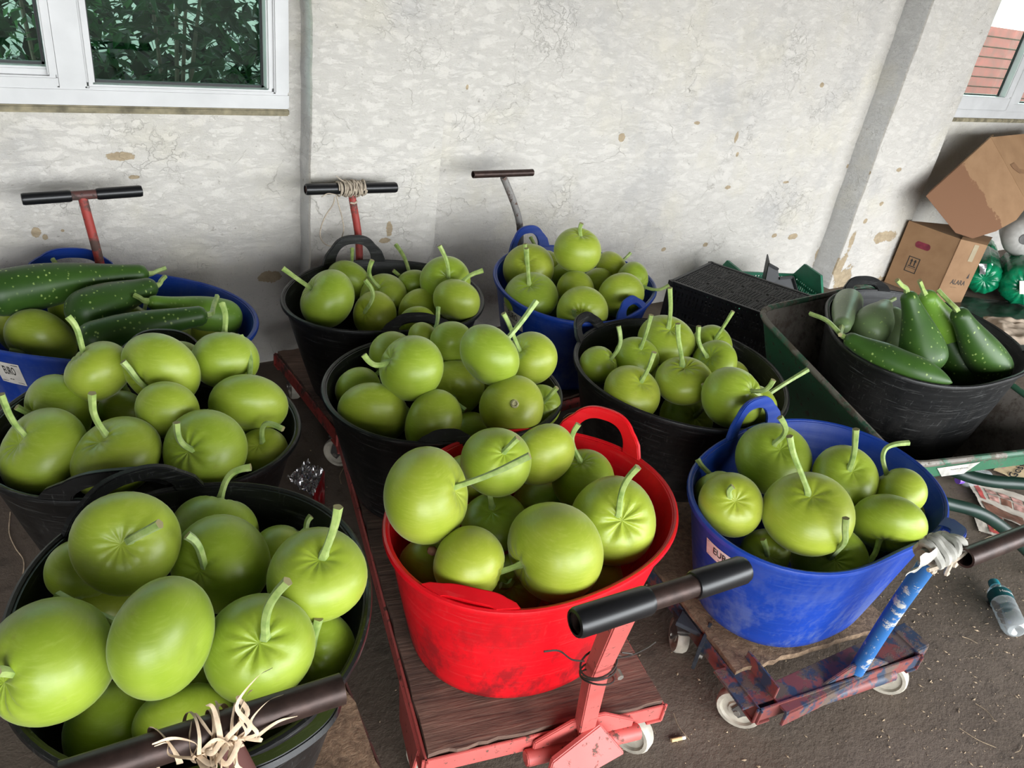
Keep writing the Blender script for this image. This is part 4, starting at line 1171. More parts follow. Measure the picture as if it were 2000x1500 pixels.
for dx_, l in ((-.03, .03), (.022, .05), (.035, .035)):
    q = pj + ax * dx_; b.tube(catmull([q, q + V(.008, -.012, -.4 * l), q + V(.006, -.016, -l), q + V(.02, -.014, -l * 1.15)], 4), .0042, 6)
b.tube(catmull([pj - ax * .055 + V(0, -.02, -.012), pj + V(0, -.026, -.004), pj + ax * .045 + V(0, -.022, .008)], 5), .004, 6)
b.build('cord_end', MAT['twine'], wq)
b = MB(); q = pj - ax * .058; b.grid(lambda a, c_: q + V(-.035 + .05 * a, -.012 - .006 * math.sin(5 * c_), .026 - .05 * c_ + .004 * math.sin(7 * a)), 8, 8); bm_ = b.build('loose_flap', MAT['white_wrap'], wq)

tE = px(118, 1523, .715); tF = px(668, 1345, .715)
e3, u3, v3, o3, zf3 = trolley('trolley under the nearest black tub with a bare brown pull bar', (-.085, .560), R(-4), .46, 1.02, .190, MAT['brownred'], MAT['chip'],
                              [(.13, .565, .16), (.145, .545, .45), px(430, 1428, .70)], (tE, tF, .0165), [], MAT['brownred'], MAT['rust'], .015, False)
# raffia tied round the bar
wq = empty('raffia_tie', px(400, 1430, .72), 'dry raffia strips knotted round the nearest bare bar', 'raffia')
A, B = V(*tE), V(*tF); ax = (B - A).normalized(); kc = V(*px(412, 1428, .715)); s1 = V(0, 0, 1); s2 = ax.cross(s1).normalized()
if s2.dot(CF) > 0: s2 = -s2
rr = random.Random(5)


def strip(pts, w, name='strip'):
    pp = catmull(pts, 6); b = MB(); vs = []; tw = rr.uniform(0, 3)
    for i, p in enumerate(pp):
        t = (pp[min(i + 1, len(pp) - 1)] - pp[max(i - 1, 0)]).normalized(); n_ = t.cross(CF).normalized(); n2 = t.cross(n_)
        k = n_ * math.cos(tw + i * .05) + n2 * math.sin(tw + i * .05) * .6; ww = w * (.25 + .75 * min(1, (len(pp) - 1 - i) / 4)); vs += [p - k * ww, p + n2 * ww * .25, p + k * ww]
    b.add(vs, [(i * 3 + j, i * 3 + j + 1, i * 3 + j + 4, i * 3 + j + 3) for i in range(len(pp) - 1) for j in (0, 1)])
    b.build(name, MAT['raffia'], wq)


for k in range(8):
    c = kc + ax * rr.uniform(-.032, .014); a0 = rr.uniform(0, 6); sl = rr.uniform(-.02, .02); rad = rr.uniform(.0185, .024)
    strip([c + (s1 * math.sin(a0 + t) + s2 * math.cos(a0 + t)) * rad + ax * (sl * t / 3 + .004 * math.sin(t * 1.3)) for t in [j * .8 for j in range(rr.randint(6, 11))]], rr.uniform(.0026, .0046))
for k in range(9):   # loose loops over the knot
    a1, a2 = rr.uniform(-.04, .02), rr.uniform(-.01, .035); h1 = rr.uniform(-.03, .03)
    strip([kc + ax * a1 + s2 * .02 + s1 * .008 * rr.uniform(-1, 1), kc + ax * (a1 * .6 + a2 * .4) + s2 * .030 + CU * h1, kc + ax * (a1 * .2 + a2 * .8) + s2 * .033 + CU * (h1 + rr.uniform(-.015, .02)), kc + ax * a2 + s2 * .022 + s1 * .01 * rr.uniform(-1, 1), kc + ax * (a2 + .006) + s2 * .006 - s1 * .018], rr.uniform(.0024, .0042))
for k, (dx_, dy_, l, ddx) in enumerate(((.012, .9, .050, .020), (.022, .8, .058, .004), (.006, 1, .045, -.008), (.026, .7, .046, .018), (.018, 1, .062, .012), (-.055, -.9, .050, -.010), (-.05, -.9, .060, .004), (.0, -.9, .055, -.014), (.02, -.8, .06, .014), (.028, .2, .03, .026), (-.02, .55, .04, -.03), (-.01, .7, .035, -.02), (.01, -.8, .045, .004))):
    c = kc + ax * dx_ + s2 * .020; sw = rr.uniform(-.012, .012)
    strip([c, c + CU * dy_ * l * .3 + ax * (ddx * .2 + sw) + s2 * .010, c + CU * dy_ * l * .65 + ax * (ddx * .6 - sw * .6) + s2 * .007, c + CU * dy_ * l * .9 + ax * (ddx * .9 + sw), c + CU * dy_ * l * 1.0 + ax * (ddx * 1.4 + sw * 2) - CF * .004], rr.uniform(.0016, .0034))

# back row, handles to the wall
bA, bB = pxy(46, 389, 2.30), pxy(275, 373, 2.30)
trolley('trolley under the window with black grips and a red post', (-.03, 1.78), R(0), .46, .50, .170, MAT['redpaint'], MAT['ply'],
        [(.225, 2.285, .15), (.222, 2.29, .42), pxy(161, 385, 2.30)], (bA, bB, .0125), [(-.01, .39), (.61, 1.01)], MAT['redpaint'], MAT['brownred'], .012)
bC, bD = pxy(599, 370, 2.26), pxy(772, 366, 2.26)
trolley('red trolley behind whose twine wound handle the pilaster stands', (.70, 1.70), R(2), .46, .50, .170, MAT['redpaint'], MAT['ply'],
        [(.945, 2.20, .15), pxy(702, 500, 2.24), pxy(686, 372, 2.26)], (bC, bD, .0135), [(-.01, .42), (.56, 1.01)], MAT['redpaint'], MAT['brownred'], .012)
bE, bF = pxy(924, 341, 2.26), pxy(1040, 337, 2.26)
trolley('trolley with a bent grey post and a bare brown bar', (1.36, 1.62), R(2), .46, .50, .170, MAT['redpaint'], MAT['ply'],
        [(1.68, 2.13, .15), pxy(1020, 520, 2.22), pxy(1015, 440, 2.24), pxy(1003, 395, 2.255), pxy(983, 345, 2.26)], (bE, bF, .0125), [], MAT['grey_steel'], MAT['rust'], .0125)

# twine wound round the second handle, with a hanging loop
wq = empty('twine', pxy(686, 370, 2.26), 'pale twine wound round the black grips with a loop hanging down', 'twine')
A, B = V(*bC), V(*bD); ax = (B - A).normalized(); L = (B - A).length; s1 = V(0, 0, 1); s2 = ax.cross(s1)
b = MB(); pts = []
for i in range(260):
    t = i / 259; a = t * 2 * PI * 15
    pts.append(A + ax * (L * (.33 + .31 * t)) + (s1 * math.sin(a) + s2 * math.cos(a)) * (.020 + .003 * math.sin(a * .37)))
b.tube(pts, .0024, 6); pts = []
for i in range(150):
    t = i / 149; a = t * 2 * PI * 8
    pts.append(A + ax * (L * (.60 - .16 * t + .04 * math.sin(a * .5))) + (s1 * math.sin(a) + s2 * math.cos(a)) * (.0245 + .002 * math.sin(a * .7)))
b.tube(pts, .0024, 6); b.build('winding', MAT['twine'], wq)
b = MB(); yy = 2.245
b.tube(catmull([V(*pxy(x, y, yy)) for x, y in ((654, 385), (650, 400), (634, 425), (625, 455), (632, 474), (648, 481), (662, 474), (671, 450), (668, 425), (660, 395), (657, 380))], 6), .0021, 6)
b.build('hanging_loop', MAT['twine'], wq)
b = MB(); b.tube(catmull([V(*pxy(x, y, 2.245)) for x, y in ((684, 396), (692, 397), (698, 393))], 4), .003, 6); b.tube(catmull([V(*pxy(x, y, 2.24)) for x, y in ((628, 385), (640, 378), (655, 380))], 4), .0016, 6)
b.tube(catmull([V(*pxy(x, y, 2.24)) for x, y in ((656, 343), (664, 350), (676, 356))], 4), .0014, 6); b.build('loose_end', MAT['twine'], wq)

# ------------------------------------------------------------------ crates


def crate(label, o, u, v, h, mat, layers=1, flip=True, ends=0.0):
    """o near-left corner on its base; u, v edge vectors; h height of the crate"""
    o = Vector(o); u = Vector(u); v = Vector(v); lu, lv = u.length, v.length; un, vn = u / lu, v / lv; z = V(0, 0, 1)
    e = empty('crate', o + u / 2 + v / 2, label, 'crate', 'plastic crates at the wall')
    fr = MB(); t = .012
    for (a, b) in ((0, 0), (lu, 0), (0, lv), (lu, lv)):
        fr.bar(o + un * a + vn * b, o + un * a + vn * b + z * h, t * 1.6, t * 1.6)
    for zz in (.006, h - .006, h * .5):
        for (p, q) in ((o, o + u), (o + v, o + u + v), (o, o + v), (o + u, o + u + v)): fr.bar(p + z * zz, q + z * zz, t, t)
    fr.build('frame', mat, e, smooth=False)
    for nm, p, d1, l1 in (('side_panel', o, un, lu), ('side_panel', o + v, un, lu), ('end_panel', o, vn, lv), ('end_panel', o + u, vn, lv)):
        s = MB(); inw = (vn if d1 is un else un) * (1 if p == o or (p - o).length < 1e-6 else -1)
        n = max(6, int(l1 / .016))
        for i in range(n + 1):
            a = p + d1 * (l1 * i / n); s.bar(a + z * .01, a + z * (h - .01), .0085 if i % 4 else .016, .004, up=inw)
        for j in range(1, 7):
            zz = h * j / 7; s.bar(p + z * zz, p + d1 * l1 + z * zz, .006 if j % 3 else .014, .004, up=inw)
        s.build(nm, mat, e, smooth=False)
        if ends and nm == 'end_panel':
            s = MB(); b0 = p + z * h; s.plate([b0, b0 + d1 * l1, b0 + d1 * (l1 * .78) + z * ends, b0 + d1 * (l1 * .22) + z * ends], inw, .012); s.build('raised_end', mat, e, smooth=False)
    # mesh bottom (uppermost when the crate stands upside down)
    zz = h - .004 if flip else .004
    s = MB(); n = max(8, int(lu / .0125)); m_ = max(8, int(lv / .0125))
    for i in range(n + 1): s.bar(o + un * (lu * i / n) + z * zz, o + un * (lu * i / n) + v + z * zz, .0046 if i % 8 else .013, .004)
    for j in range(m_ + 1): s.bar(o + vn * (lv * j / m_) + z * zz, o + vn * (lv * j / m_) + u + z * zz, .0046 if j % 8 else .013, .004)
    s.build('mesh_bottom', mat, e, smooth=False)
    return e


cu_ = V(.17, -.40, 0); cv_ = V(.335, .115, 0); c0 = V(2.150, 1.940, 0)
crate('upper black mesh crate, upside down on another beside the wheelbarrow', c0 + V(0, 0, .190), cu_, cv_, .185, MAT['crate_black'])
crate('lower black crate under the upside down one beside the wheelbarrow', c0, cu_, cv_, .187, MAT['crate_black'])
gu = V(*px(1600, 566, .22)) - V(*px(1440, 560, .22)); g0 = V(*px(1440, 560, .22)); g0.z = 0; gu.z = 0
crate('green crate with raised ends at the wall behind the wheelbarrow', (g0.x + .02, g0.y - .02, .0), gu, V(gu.y * -1, gu.x, 0).normalized() * .25, .20, MAT['crate_green'], flip=False, ends=.075)
# black tray tipped up inside the green crate
tb = V(*px(1540, 585, .22)); e = empty('crate', tb, 'small black notched tray tipped up in the green crate', 'crate', 'plastic crates at the wall')
q1, q2, q3, q4 = [V(*px(x, y, z)) for x, y, z in ((1492, 566, .22), (1502, 516, .335), (1548, 541, .29), (1560, 580, .21))]
b = MB(); nb = V(.25, .9, .35).normalized()
b.plate([q1, q2, q2 + (q3 - q2) * .38, q2 + (q3 - q2) * .5 + (q1 - q2) * .30, q3 + (q2 - q3) * .1 + (q1 - q2) * .1, q3, q4], nb, .008); b.build('front_board', MAT['crate_black'], e, smooth=False)
b = MB(); b.plate([q1, q2, q2 + V(.10, .10, .0), q1 + V(.10, .10, 0)], V(1, 0, 0), .008); b.build('end_board', MAT['crate_black'], e, smooth=False)
b = MB(); b.bar(q2, q2 + (q3 - q2) * .38, .016, .010); b.bar(q2 + (q3 - q2) * .5 + (q1 - q2) * .30, q3, .014, .010); b.bar(q3, q4, .014, .010); b.build('lip', MAT['crate_black'], e, smooth=False)

# ------------------------------------------------------------------ wheelbarrow
wb_ = empty('wheelbarrow', (2.08, 1.0, 0), 'green wheelbarrow with a worn brown tray holding the long gourd tub', 'wheelbarrow')
zA, zC, zD = .53, .47, .42
cA, cB = V(*px(1476, 608, zA)), V(*px(1618, 576, zA)); cB = cA + (cB - cA).normalized() * .70
cD, cE = V(*px(1765, 912, zD)), V(*px(2010, 884, zD)); cE = cD + (cE - cD).normalized() * .70
bot = [V(2.03, 1.28, .205), V(2.50, 1.26, .205), V(2.48, .80, .195), V(2.00, .83, .195)]


def rounded_loop(c, r, n=6):
    out = []; k = len(c)
    for i in range(k):
        p, a, b_ = c[i], c[i - 1], c[(i + 1) % k]; d1 = (a - p).normalized(); d2 = (b_ - p).normalized()
        s_, t_ = p + d1 * r, p + d2 * r
        for j in range(n + 1):
            t = j / n; out.append(s_ * (1 - t) ** 2 + p * 2 * t * (1 - t) + t_ * t * t)
    return out


top = rounded_loop([cA, cB, cE, cD], .075); bt = rounded_loop(bot, .06); k = len(top)
b = MB(); rows = 6; vs = []
for i in range(rows + 1):
    t = i / rows; vs += [bt[j] * (1 - t) + top[j] * t + V(0, 0, -.015 * math.sin(PI * t)) for j in range(k)]
cen = sum((Vector(x) for x in top), Vector()) / k
inn = []
for i in range(rows + 1):
    t = i / rows
    for j in range(k):
        p = bt[j] * (1 - t) + top[j] * t + V(0, 0, -.015 * math.sin(PI * t)); q = V(cen.x - p.x, cen.y - p.y, 0).normalized(); inn.append(p + q * .004 + V(0, 0, .003 if i == 0 else 0))
fs = [(i * k + j, i * k + (j + 1) % k, (i + 1) * k + (j + 1) % k, (i + 1) * k + j) for i in range(rows) for j in range(k)]
b.add(vs, fs + [tuple(range(k))[::-1]], 0)
b.add(inn, fs + [tuple(range(k))], 1)
b.build('tray', [MAT['barrow'], MAT['barrow_in']], wb_)
b = MB(); lp = top + [top[0], top[1]]; b.tube([p + V(0, 0, .002) for p in lp], .0095, 9, cap=False); b.build('tray_rim', MAT['barrow_rim'], wb_)
# deep rear lip towards the handles
b = MB(); n_ = (cE - cD).normalized(); out_ = V(n_.y, -n_.x, 0)
a0, a1 = cD + n_ * .03, cE - n_ * .03
b.plate([a0 + V(0, 0, .004), a1 + V(0, 0, .004), a1 + V(0, 0, -.036), a0 + V(0, 0, -.040)], out_, .006)
b.build('rear_lip', MAT['barrow'], wb_, bevel=.002)
b = MB(); s0 = cD + n_ * .13 + out_ * .0075 + V(0, 0, -.006)
b.plate([s0 + n_ * -.02 + V(0, 0, -.004), s0 + n_ * .13 + V(0, 0, -.0), s0 + n_ * .09 + V(0, 0, -.033), s0 + n_ * .012 + V(0, 0, -.034)], out_, .001); sk = b.build('sticker', MAT['white_wrap'], wb_, smooth=False)
b = MB(); vs, fs = text_mesh('~-~~ -~~~', .014); b.add([s0 + n_ * (.062 + v[0]) + V(0, 0, -.013 + v[1]) + out_ * .0022 for v in vs], fs); t_ = b.build('print', MAT['ink'], wb_, smooth=False); t_.parent = sk
for lp_, nm in (((px(1800, 972, .27), px(1852, 984, .25), px(1905, 998, .235), px(1950, 1024, .19), px(1992, 1062, .12), px(2050, 1120, .02)), 'leg'),
                ((px(1850, 914, .34), px(1895, 931, .33), px(1945, 941, .33), px(2010, 946, .33), px(2120, 962, .34)), 'handle')):
    b = MB(); b.tube(catmull([V(*q) for q in lp_], 6), .0175, 14); b.build(nm, MAT['pipe'], wb_)
for p_, q_ in ((cA, cD),):
    b = MB(); b.tube(catmull([V(2.08, .85, .178), V(2.05, 1.0, .172), V(2.12, 1.20, .17), V(2.24, 1.36, .16)], 6), .0165, 12); b.build('frame_tube', MAT['pipe'], wb_)
b = MB(); b.tube(catmull([V(2.42, .85, .178), V(2.45, 1.0, .172), V(2.40, 1.20, .17), V(2.30, 1.36, .16)], 6), .0165, 12); b.build('frame_tube', MAT['pipe'], wb_)
b = MB(); b.tube(catmull([V(2.08, .87, .17), V(2.05, .82, .10), V(2.05, .82, .018)], 6), .0165, 12); b.build('leg', MAT['pipe'], wb_)
b = MB(); b.lathe(V(2.235, 1.40, .12), V(1, .08, 0), [(.02, .0), (.07, .01), (.10, .0), (.12, .02), (.12, .05), (.10, .07), (.07, .06), (.02, .07)], 26); b.build('wheel', MAT['tyre'], wb_)

# ------------------------------------------------------------------ boxes, rolls and sheets at the right
bx = empty('cardboard_box', (4.39, 2.05, 0), 'lower cardboard box with hand hole and arrows beside the peeling pilaster', 'box')
ca = [V(4.30, 2.272, 0), V(4.355, 1.985, 0), V(4.50, 1.905, 0), V(4.60, 2.20, 0)]; hb = [.375, .366, .350, .36]
b = MB(); tops_ = [c + V(0, 0, h) for c, h in zip(ca, hb)]; b.hexa(ca + tops_); b.build('body', MAT['card'], bx, smooth=False)
def face_pt(a, t, i=0, off=.0012):   # a along the left face from corner 0 to 1, t height 0..1
    p, q = (ca[0], ca[1]) if i == 0 else (ca[1], ca[2]); d = (q - p).normalized(); n = V(d.y, -d.x, 0)
    h = hb[i] * (1 - a) + hb[i + 1] * a
    return p + (q - p) * a + V(0, 0, h * t) + n * off
b = MB(); b.tube([face_pt(1, .0, 0), face_pt(1, 1, 0)], .0022, 6); b.build('fold', MAT['card_fold'], bx)
b = MB(); pl_ = []
for j in range(24):
    a = 2 * PI * j / 24; cx_, cz_ = (.055 if math.cos(a) > 0 else -.055), 0; pl_.append(face_pt(.42 + (cx_ + .035 * math.cos(a)) * 1.6, .72 + .050 * math.sin(a)))
b.add(pl_, [tuple(range(24))]); b.build('hand_hole', MAT['hole'], bx, smooth=False)
b = MB()
def fq(x0, y0, x1, y1): b.add([face_pt(x0, y0), face_pt(x1, y0), face_pt(x1, y1), face_pt(x0, y1)], [(0, 1, 2, 3)])
X0, X1, Y0, Y1 = .26, .48, .28, .52
for q in ((X0, Y0, X1, Y0 + .012), (X0, Y1 - .012, X1, Y1), (X0, Y0, X0 + .016, Y1), (X1 - .016, Y0, X1, Y1), (X0 + .04, Y0 + .088, X1 - .04, Y0 + .102), (X0 + .02, Y0 + .066, X1 - .02, Y0 + .072)): fq(*q)
for xm in (X0 + .075, X1 - .075):
    fq(xm - .011, Y0 + .11, xm + .011, Y0 + .175); b.add([face_pt(xm - .028, Y0 + .172), face_pt(xm + .028, Y0 + .172), face_pt(xm, Y0 + .215)], [(0, 1, 2)])
b.build('arrow_print', MAT['ink'], bx, smooth=False)
b = MB(); vs, fs = text_mesh('ALARA', 1.0, .01); b.add([face_pt(.56 + v[0] * .17, .34 + v[1] * .11, 1) for v in vs], fs)
vs, fs = text_mesh('--- ----', 1.0); b.add([face_pt(.47 + v[0] * .09, .26 + v[1] * .04, 1) for v in vs], fs)
b.add([face_pt(.78, .43, 1), face_pt(.86, .43, 1), face_pt(.83, .52, 1)], [(0, 1, 2)]); b.build('print', MAT['ink'], bx, smooth=False)
b = MB(); b.grid(lambda a, t: tops_[1] + (tops_[2] - tops_[1]) * a + V(.30, .12, .0) * t + V(0, 0, .012 * math.sin(3 * t) - .02 * t), 4, 6); b.build('flap', MAT['card'], bx)
b = MB(); b.add([face_pt(.55, .7, 1), face_pt(.72, .7, 1), face_pt(.72, .97, 1), face_pt(.55, .97, 1)], [(0, 1, 2, 3)]); b.build('tape', MAT['tape'], bx, smooth=False)

Tt, Ll, Bb = V(*pxy(1935, 268, 2.20)), V(*pxy(1808, 383, 2.14)), V(*pxy(1900, 466, 1.965))
b2x = empty('cardboard_box', Bb, 'upper cardboard box tipped over with a brown water stain', 'box')
nrm = (Tt - Ll).cross(Bb - Ll).normalized()
if nrm.y < 0: nrm = -nrm


def on_front(x, y):
    d = ray(x, y); return CAM + d * ((Tt - CAM).dot(nrm) / d.dot(nrm))


Rr = on_front(2008, 400)
s0_, s1_ = on_front(1872, 318), on_front(1956, 438); sd_ = (s1_ - s0_).normalized().cross(nrm); sd_ = sd_ if sd_.dot(Tt - s0_) > 0 else -sd_
MAT['card_stain'] = m_card('stained_cardboard', (sd_.x, sd_.y, sd_.z, sd_.dot(s0_ - Bb)))
b = MB(); front = [Ll, on_front(1866, 455), Bb, on_front(1945, 452), on_front(1985, 430), Rr, Tt]; ext = V(.9, .40, .02).normalized() * .15; b.plate(front, ext, .15); b.build('body', MAT['card_stain'], b2x, smooth=False, bevel=.0015)
b = MB(); r1_, r2_ = V(*pxy(2075, 254, 2.22)), V(*pxy(2130, 360, 2.05)); b.plate([Tt + nrm * -.001, Rr + nrm * -.001, r2_, r1_], nrm, .006); b.build('flap', MAT['card'], b2x, smooth=False)
b = MB(); fn = -nrm * .0015
hp = [V(*pxy(x, y, yy)) + fn for x, y, yy in ((1972, 322, 2.15), (1980, 318, 2.15), (1990, 330, 2.14), (2006, 334, 2.14), (2006, 340, 2.14), (1990, 338, 2.14), (1978, 330, 2.15))]
dd = -(r1_ - Tt).cross(Rr - Tt).normalized(); dd = dd if dd.dot(CF) < 0 else -dd
hp = []
for k_, (x, y) in enumerate(((1972, 322), (1980, 318), (1990, 330), (2012, 334), (2012, 341), (1990, 339), (1978, 330))):
    dr = ray(x, y); tt = (Tt - CAM).dot(dd) / dr.dot(dd); hp.append(CAM + dr * tt + dd * .004)
b.add(hp, [tuple(range(len(hp)))]); b.build('hand_hole', MAT['card_fold'], b2x, smooth=False)

# rolls of film
def roll(px_, py_, yy, r, L, mat, label, ax=None, knob=True, seed=0, pleat=.05):
    c = V(*(pxy(px_, py_, yy) if yy else px(px_, py_, r + .012))); ax = (ax or V(.86, .50, .0)).normalized(); rr_ = random.Random(seed)
    e = empty('film_roll', V(c.x, c.y, max(0, c.z - r)), label, 'roll', 'film rolls heaped at the right'); a = ax.orthogonal().normalized(); b_ = ax.cross(a); b = MB(); n = 44
    prof = [(.12, -.012), (.3, -.020), (.62, -.016), (.88, .004), (1.0, .03), (1.0, L * .5), (1.0, L - .02), (.8, L), (.1, L)]; vs = []
    for (f, h) in prof:
        for j in range(n):
            t = 2 * PI * j / n; w = 1 + pleat * .5 * math.sin(9 * t + seed) * (1 if f > .3 else .4) + pleat * .4 * math.sin(23 * t); hh = h + pleat * .12 * math.sin(13 * t + seed) * f
            vs.append(c + ax * hh + (a * math.cos(t) + b_ * math.sin(t)) * r * f * w)
    b.add(vs, [(i * n + j, i * n + (j + 1) % n, (i + 1) * n + (j + 1) % n, (i + 1) * n + j) for i in range(len(prof) - 1) for j in range(n)] + [tuple(range(n))[::-1], tuple((len(prof) - 1) * n + j for j in range(n))])
    b.build('wrapping', mat, e); return e, c, ax, a, b_


ra_, c, ax, a, b_ = roll(1922, 545, 0, .098, .42, MAT['greenwrap'], 'green wrapped roll touching the lower cardboard box', seed=1)
q0 = c - ax * .018
b = MB(); up = V(0, 0, 1); rt = ax.cross(up).normalized()
b.grid(lambda s, t: q0 + CR * (-.04 + .075 * s) + CU * (.03 + .06 * t) - CF * (.02 + .004 * math.sin(9 * s + 5 * t)), 6, 6); b.build('label', MAT['foil'], ra_)
rb_, c, ax, a, b_ = roll(1998, 560, 0, .118, .42, MAT['greenwrap'], 'large green wrapped roll with white label, cut by the photo edge', seed=2)
b = MB(); b.grid(lambda s, t: c - ax * .03 + CR * (-.03 + .10 * s) + CU * (-.035 + .075 * t) - CF * (.012 + .004 * math.sin(12 * s)), 10, 4); b.build('label', MAT['paper'], rb_)
roll(1918, 503, 2.22, .088, .20, MAT['greenwrap'], 'green wrapped roll behind, under the box flap', seed=3)
rw, c, ax, a, b_ = roll(2002, 466, 1.941, .118, .30, MAT['whiteroll'], 'white film roll with a hollow grey core above the green ones', seed=4, pleat=.012)
b = MB(); b.lathe(c - ax * .024, ax, [(.0001, .004), (.020, .004), (.030, 0), (.034, .012)], 20); b.build('core', MAT['hollow'], rw)

# black plastic sheet and beige cloth on the floor
sh = MB(); pc_ = [px(1840, 610, 0), px(1900, 560, 0), px(2040, 600, 0), px(2060, 668, 0), px(1960, 655, 0)]
def bil(c, s, t): return (V(*c[0]) * (1 - s) + V(*c[1]) * s) * (1 - t) + (V(*c[3]) * (1 - s) + V(*c[2]) * s) * t
cc = [px(1835, 625, .0), px(1868, 578, .0), px(2060, 600, .0), px(2060, 650, .0)]
ef = lambda s, t: min(1.0, 6 * min(s, 1 - s, t, 1 - t))
sh.grid(lambda s, t: bil(cc, s, t) + V(0, 0, .003) + V(0, 0, ef(s, t)) * (.008 + .008 * noise.noise((s * 5, t * 9, 1)) + .004 * noise.noise((s * 16, t * 25, 4))), 30, 40)
tag(sh.build('plastic_sheet', MAT['blacksheet'], angle=180), 'crumpled black plastic sheet on the floor before the green rolls', 'sheet')
sh = MB(); cc2 = [px(1930, 668, .0), px(1912, 618, .0), px(2060, 640, .0), px(2080, 700, .0)]
sh.grid(lambda s, t: bil(cc2, s, t) + V(.02 * noise.noise((s * 3, t * 3, 9)), .03 * noise.noise((s * 4, t * 4, 5)), .004) + V(0, 0, ef(s, t)) * (.026 + .03 * abs(noise.noise((s * 4, t * 3, 2))) + .012 * noise.noise((s * 13, t * 9, 4))), 30, 40)
tag(sh.build('cloth', MAT['cloth'], angle=180), 'crumpled beige cloth on the floor behind the wheelbarrow tub', 'cloth')

# ------------------------------------------------------------------ litter on the floor


def sheet(pts, z, n, amp, seed, s0=4):
    c = [V(*px(x, y, 0)) for x, y in pts]
    return lambda s, t: (c[0] * (1 - s) + c[1] * s) * (1 - t) + (c[3] * (1 - s) + c[2] * s) * t + V(0, 0, z + amp * (.5 + .5 * noise.noise((s * s0, t * s0, seed))) + amp * .25 * noise.noise((s * 15, t * 15, seed)))


def newspaper(label, fn, decor, mat):
    c = fn(.5, .5); e = empty('newspaper', (c.x, c.y, 0), label, 'newspaper', 'old newspaper pages on the floor')
    b = MB(); b.grid(fn, 24, 24); pg = b.build('page', mat, e, angle=180)
    groups = {}
    for it in decor:
        if it[0] == 'q':
            _, m, s0, t0, s1, t1 = it; b = groups.setdefault(m, MB()); b.grid(lambda a, d: fn(s0 + (s1 - s0) * a, t0 + (t1 - t0) * d) + V(0, 0, .0014 + .0004 * len(b.v) / 400), 8, 8)
        else:
            _, m, txt, s0, t0, ds, dt = it; b = groups.setdefault(m, MB()); vs, fs = text_mesh(txt, 1.0, .02)
            b.add([fn(min(1, max(0, s0 + ds[0] * v[0] + dt[0] * v[1])), min(1, max(0, t0 + ds[1] * v[0] + dt[1] * v[1]))) + V(0, 0, .003) for v in vs], fs)
    for m, b in groups.items(): b.build('print', MAT[m], e, smooth=False)


dec = [('q', 'red_ink', .06, .12, .12, .62), ('q', 'brown_ink', .62, .02, .98, .10)]
for i in range(6):
    for j, m in ((0, 'pink_print'), (1, 'brown_ink' if i % 2 else 'pink_print')):
        dec.append(('q', m, .17 + i * .135, .18 + j * .20, .285 + i * .135, .34 + j * .20))
dec += [('q', 'brown_ink', .05, .72, .5, .98), ('t', 'ink', 'BG', .80, .78, (.20, 0), (0, -.20))]
newspaper('newspaper page printed with rows of small pictures under the barrow leg', sheet(((1880, 938), (2075, 1000), (2090, 1085), (1915, 1000)), .010, 20, .012, 1), dec, MAT['news'])
newspaper('torn newspaper corner with yellow lettering on red below the barrow leg', sheet(((1892, 985), (1958, 1010), (1962, 1056), (1910, 1040)), .004, 20, .006, 2),
          [('q', 'red_ink', .42, .06, .94, .92), ('t', 'yellow_ink', 'MING', .68, .5, (0, .26), (.30, .0))], MAT['news'])
newspaper('tan newspaper page headed Gossip beside the barrow handle', sheet(((1938, 922), (1968, 892), (2120, 925), (2090, 985)), .004, 20, .008, 3),
          [('t', 'ink', 'Gossip', .46, .24, (.34, 0), (0, -.15)), ('t', 'ink', 'Rule', .45, .62, (.20, 0), (0, -.11)), ('q', 'brown_ink', .1, .78, .9, .96), ('q', 'pink_print', .25, .03, .9, .09)], MAT['tan_print'])


def bottle(name, label, a, b, r, capm, prof, text=None, band=None):
    e = empty(name, (a + b) / 2 - V(0, 0, r), label, 'bottle'); ax = (b - a); L = ax.length; ax.normalize()
    m = MB(); m.lathe(a, ax, [(p[1] * r, p[0] * L) for p in prof], 28); m.build('body', MAT['clear'], e)
    c = MB(); c.lathe(a, ax, [(.0001, -.004), (r * .46, -.004), (r * .48, .002), (r * .48, .018), (r * .40, .019)], 20); c.build('cap', capm, e)
    if band:
        m = MB(); m.lathe(a, ax, [(r * 1.012, band[0] * L), (r * 1.012, band[1] * L)], 28); lb = m.build('label', MAT['teal'], e)
    if text:
        vs, fs = text_mesh(text, 1.0, .015); up = -CF; up = (up - ax * up.dot(ax)).normalized(); sd = ax.cross(up)
        if sd.dot(CR) < 0: sd = -sd
        m = MB(); sz = r * .44
        for_v = [(v[0] * sz / r, v[1] * sz) for v in vs]
        m.add([a + ax * (L * (band[0] + band[1]) / 2 - y) + (up * math.cos(x) + sd * math.sin(x)) * r * 1.025 for x, y in for_v], fs); p = m.build('print', MAT['white'], e, smooth=False); p.parent = lb


pf = [(.0, .38), (.06, .38), (.065, .44), (.09, .42), (.13, .60), (.20, .88), (.27, 1.0), (.30, 1), (.46, 1), (.48, .96), (.50, 1), (.58, 1), (.60, .96), (.62, 1), (.70, 1), (.72, .96), (.74, 1), (.90, 1.0), (.97, .88), (1.0, .62), (.985, .3), (.95, .001)]
bottle('water_bottle', 'clear plastic water bottle with a teal label lying on the floor', at_z(1941, 1139, .028), at_z(1984, 1232, .031), .031, MAT['cyan'], pf, 'Hamidiye', (.27, .45))
bottle('crushed_bottle', 'clear bottle with a purple cap lying by the newspapers', at_z(1872, 938, .024), at_z(1930, 932, .028), .028, MAT['purple'], pf)

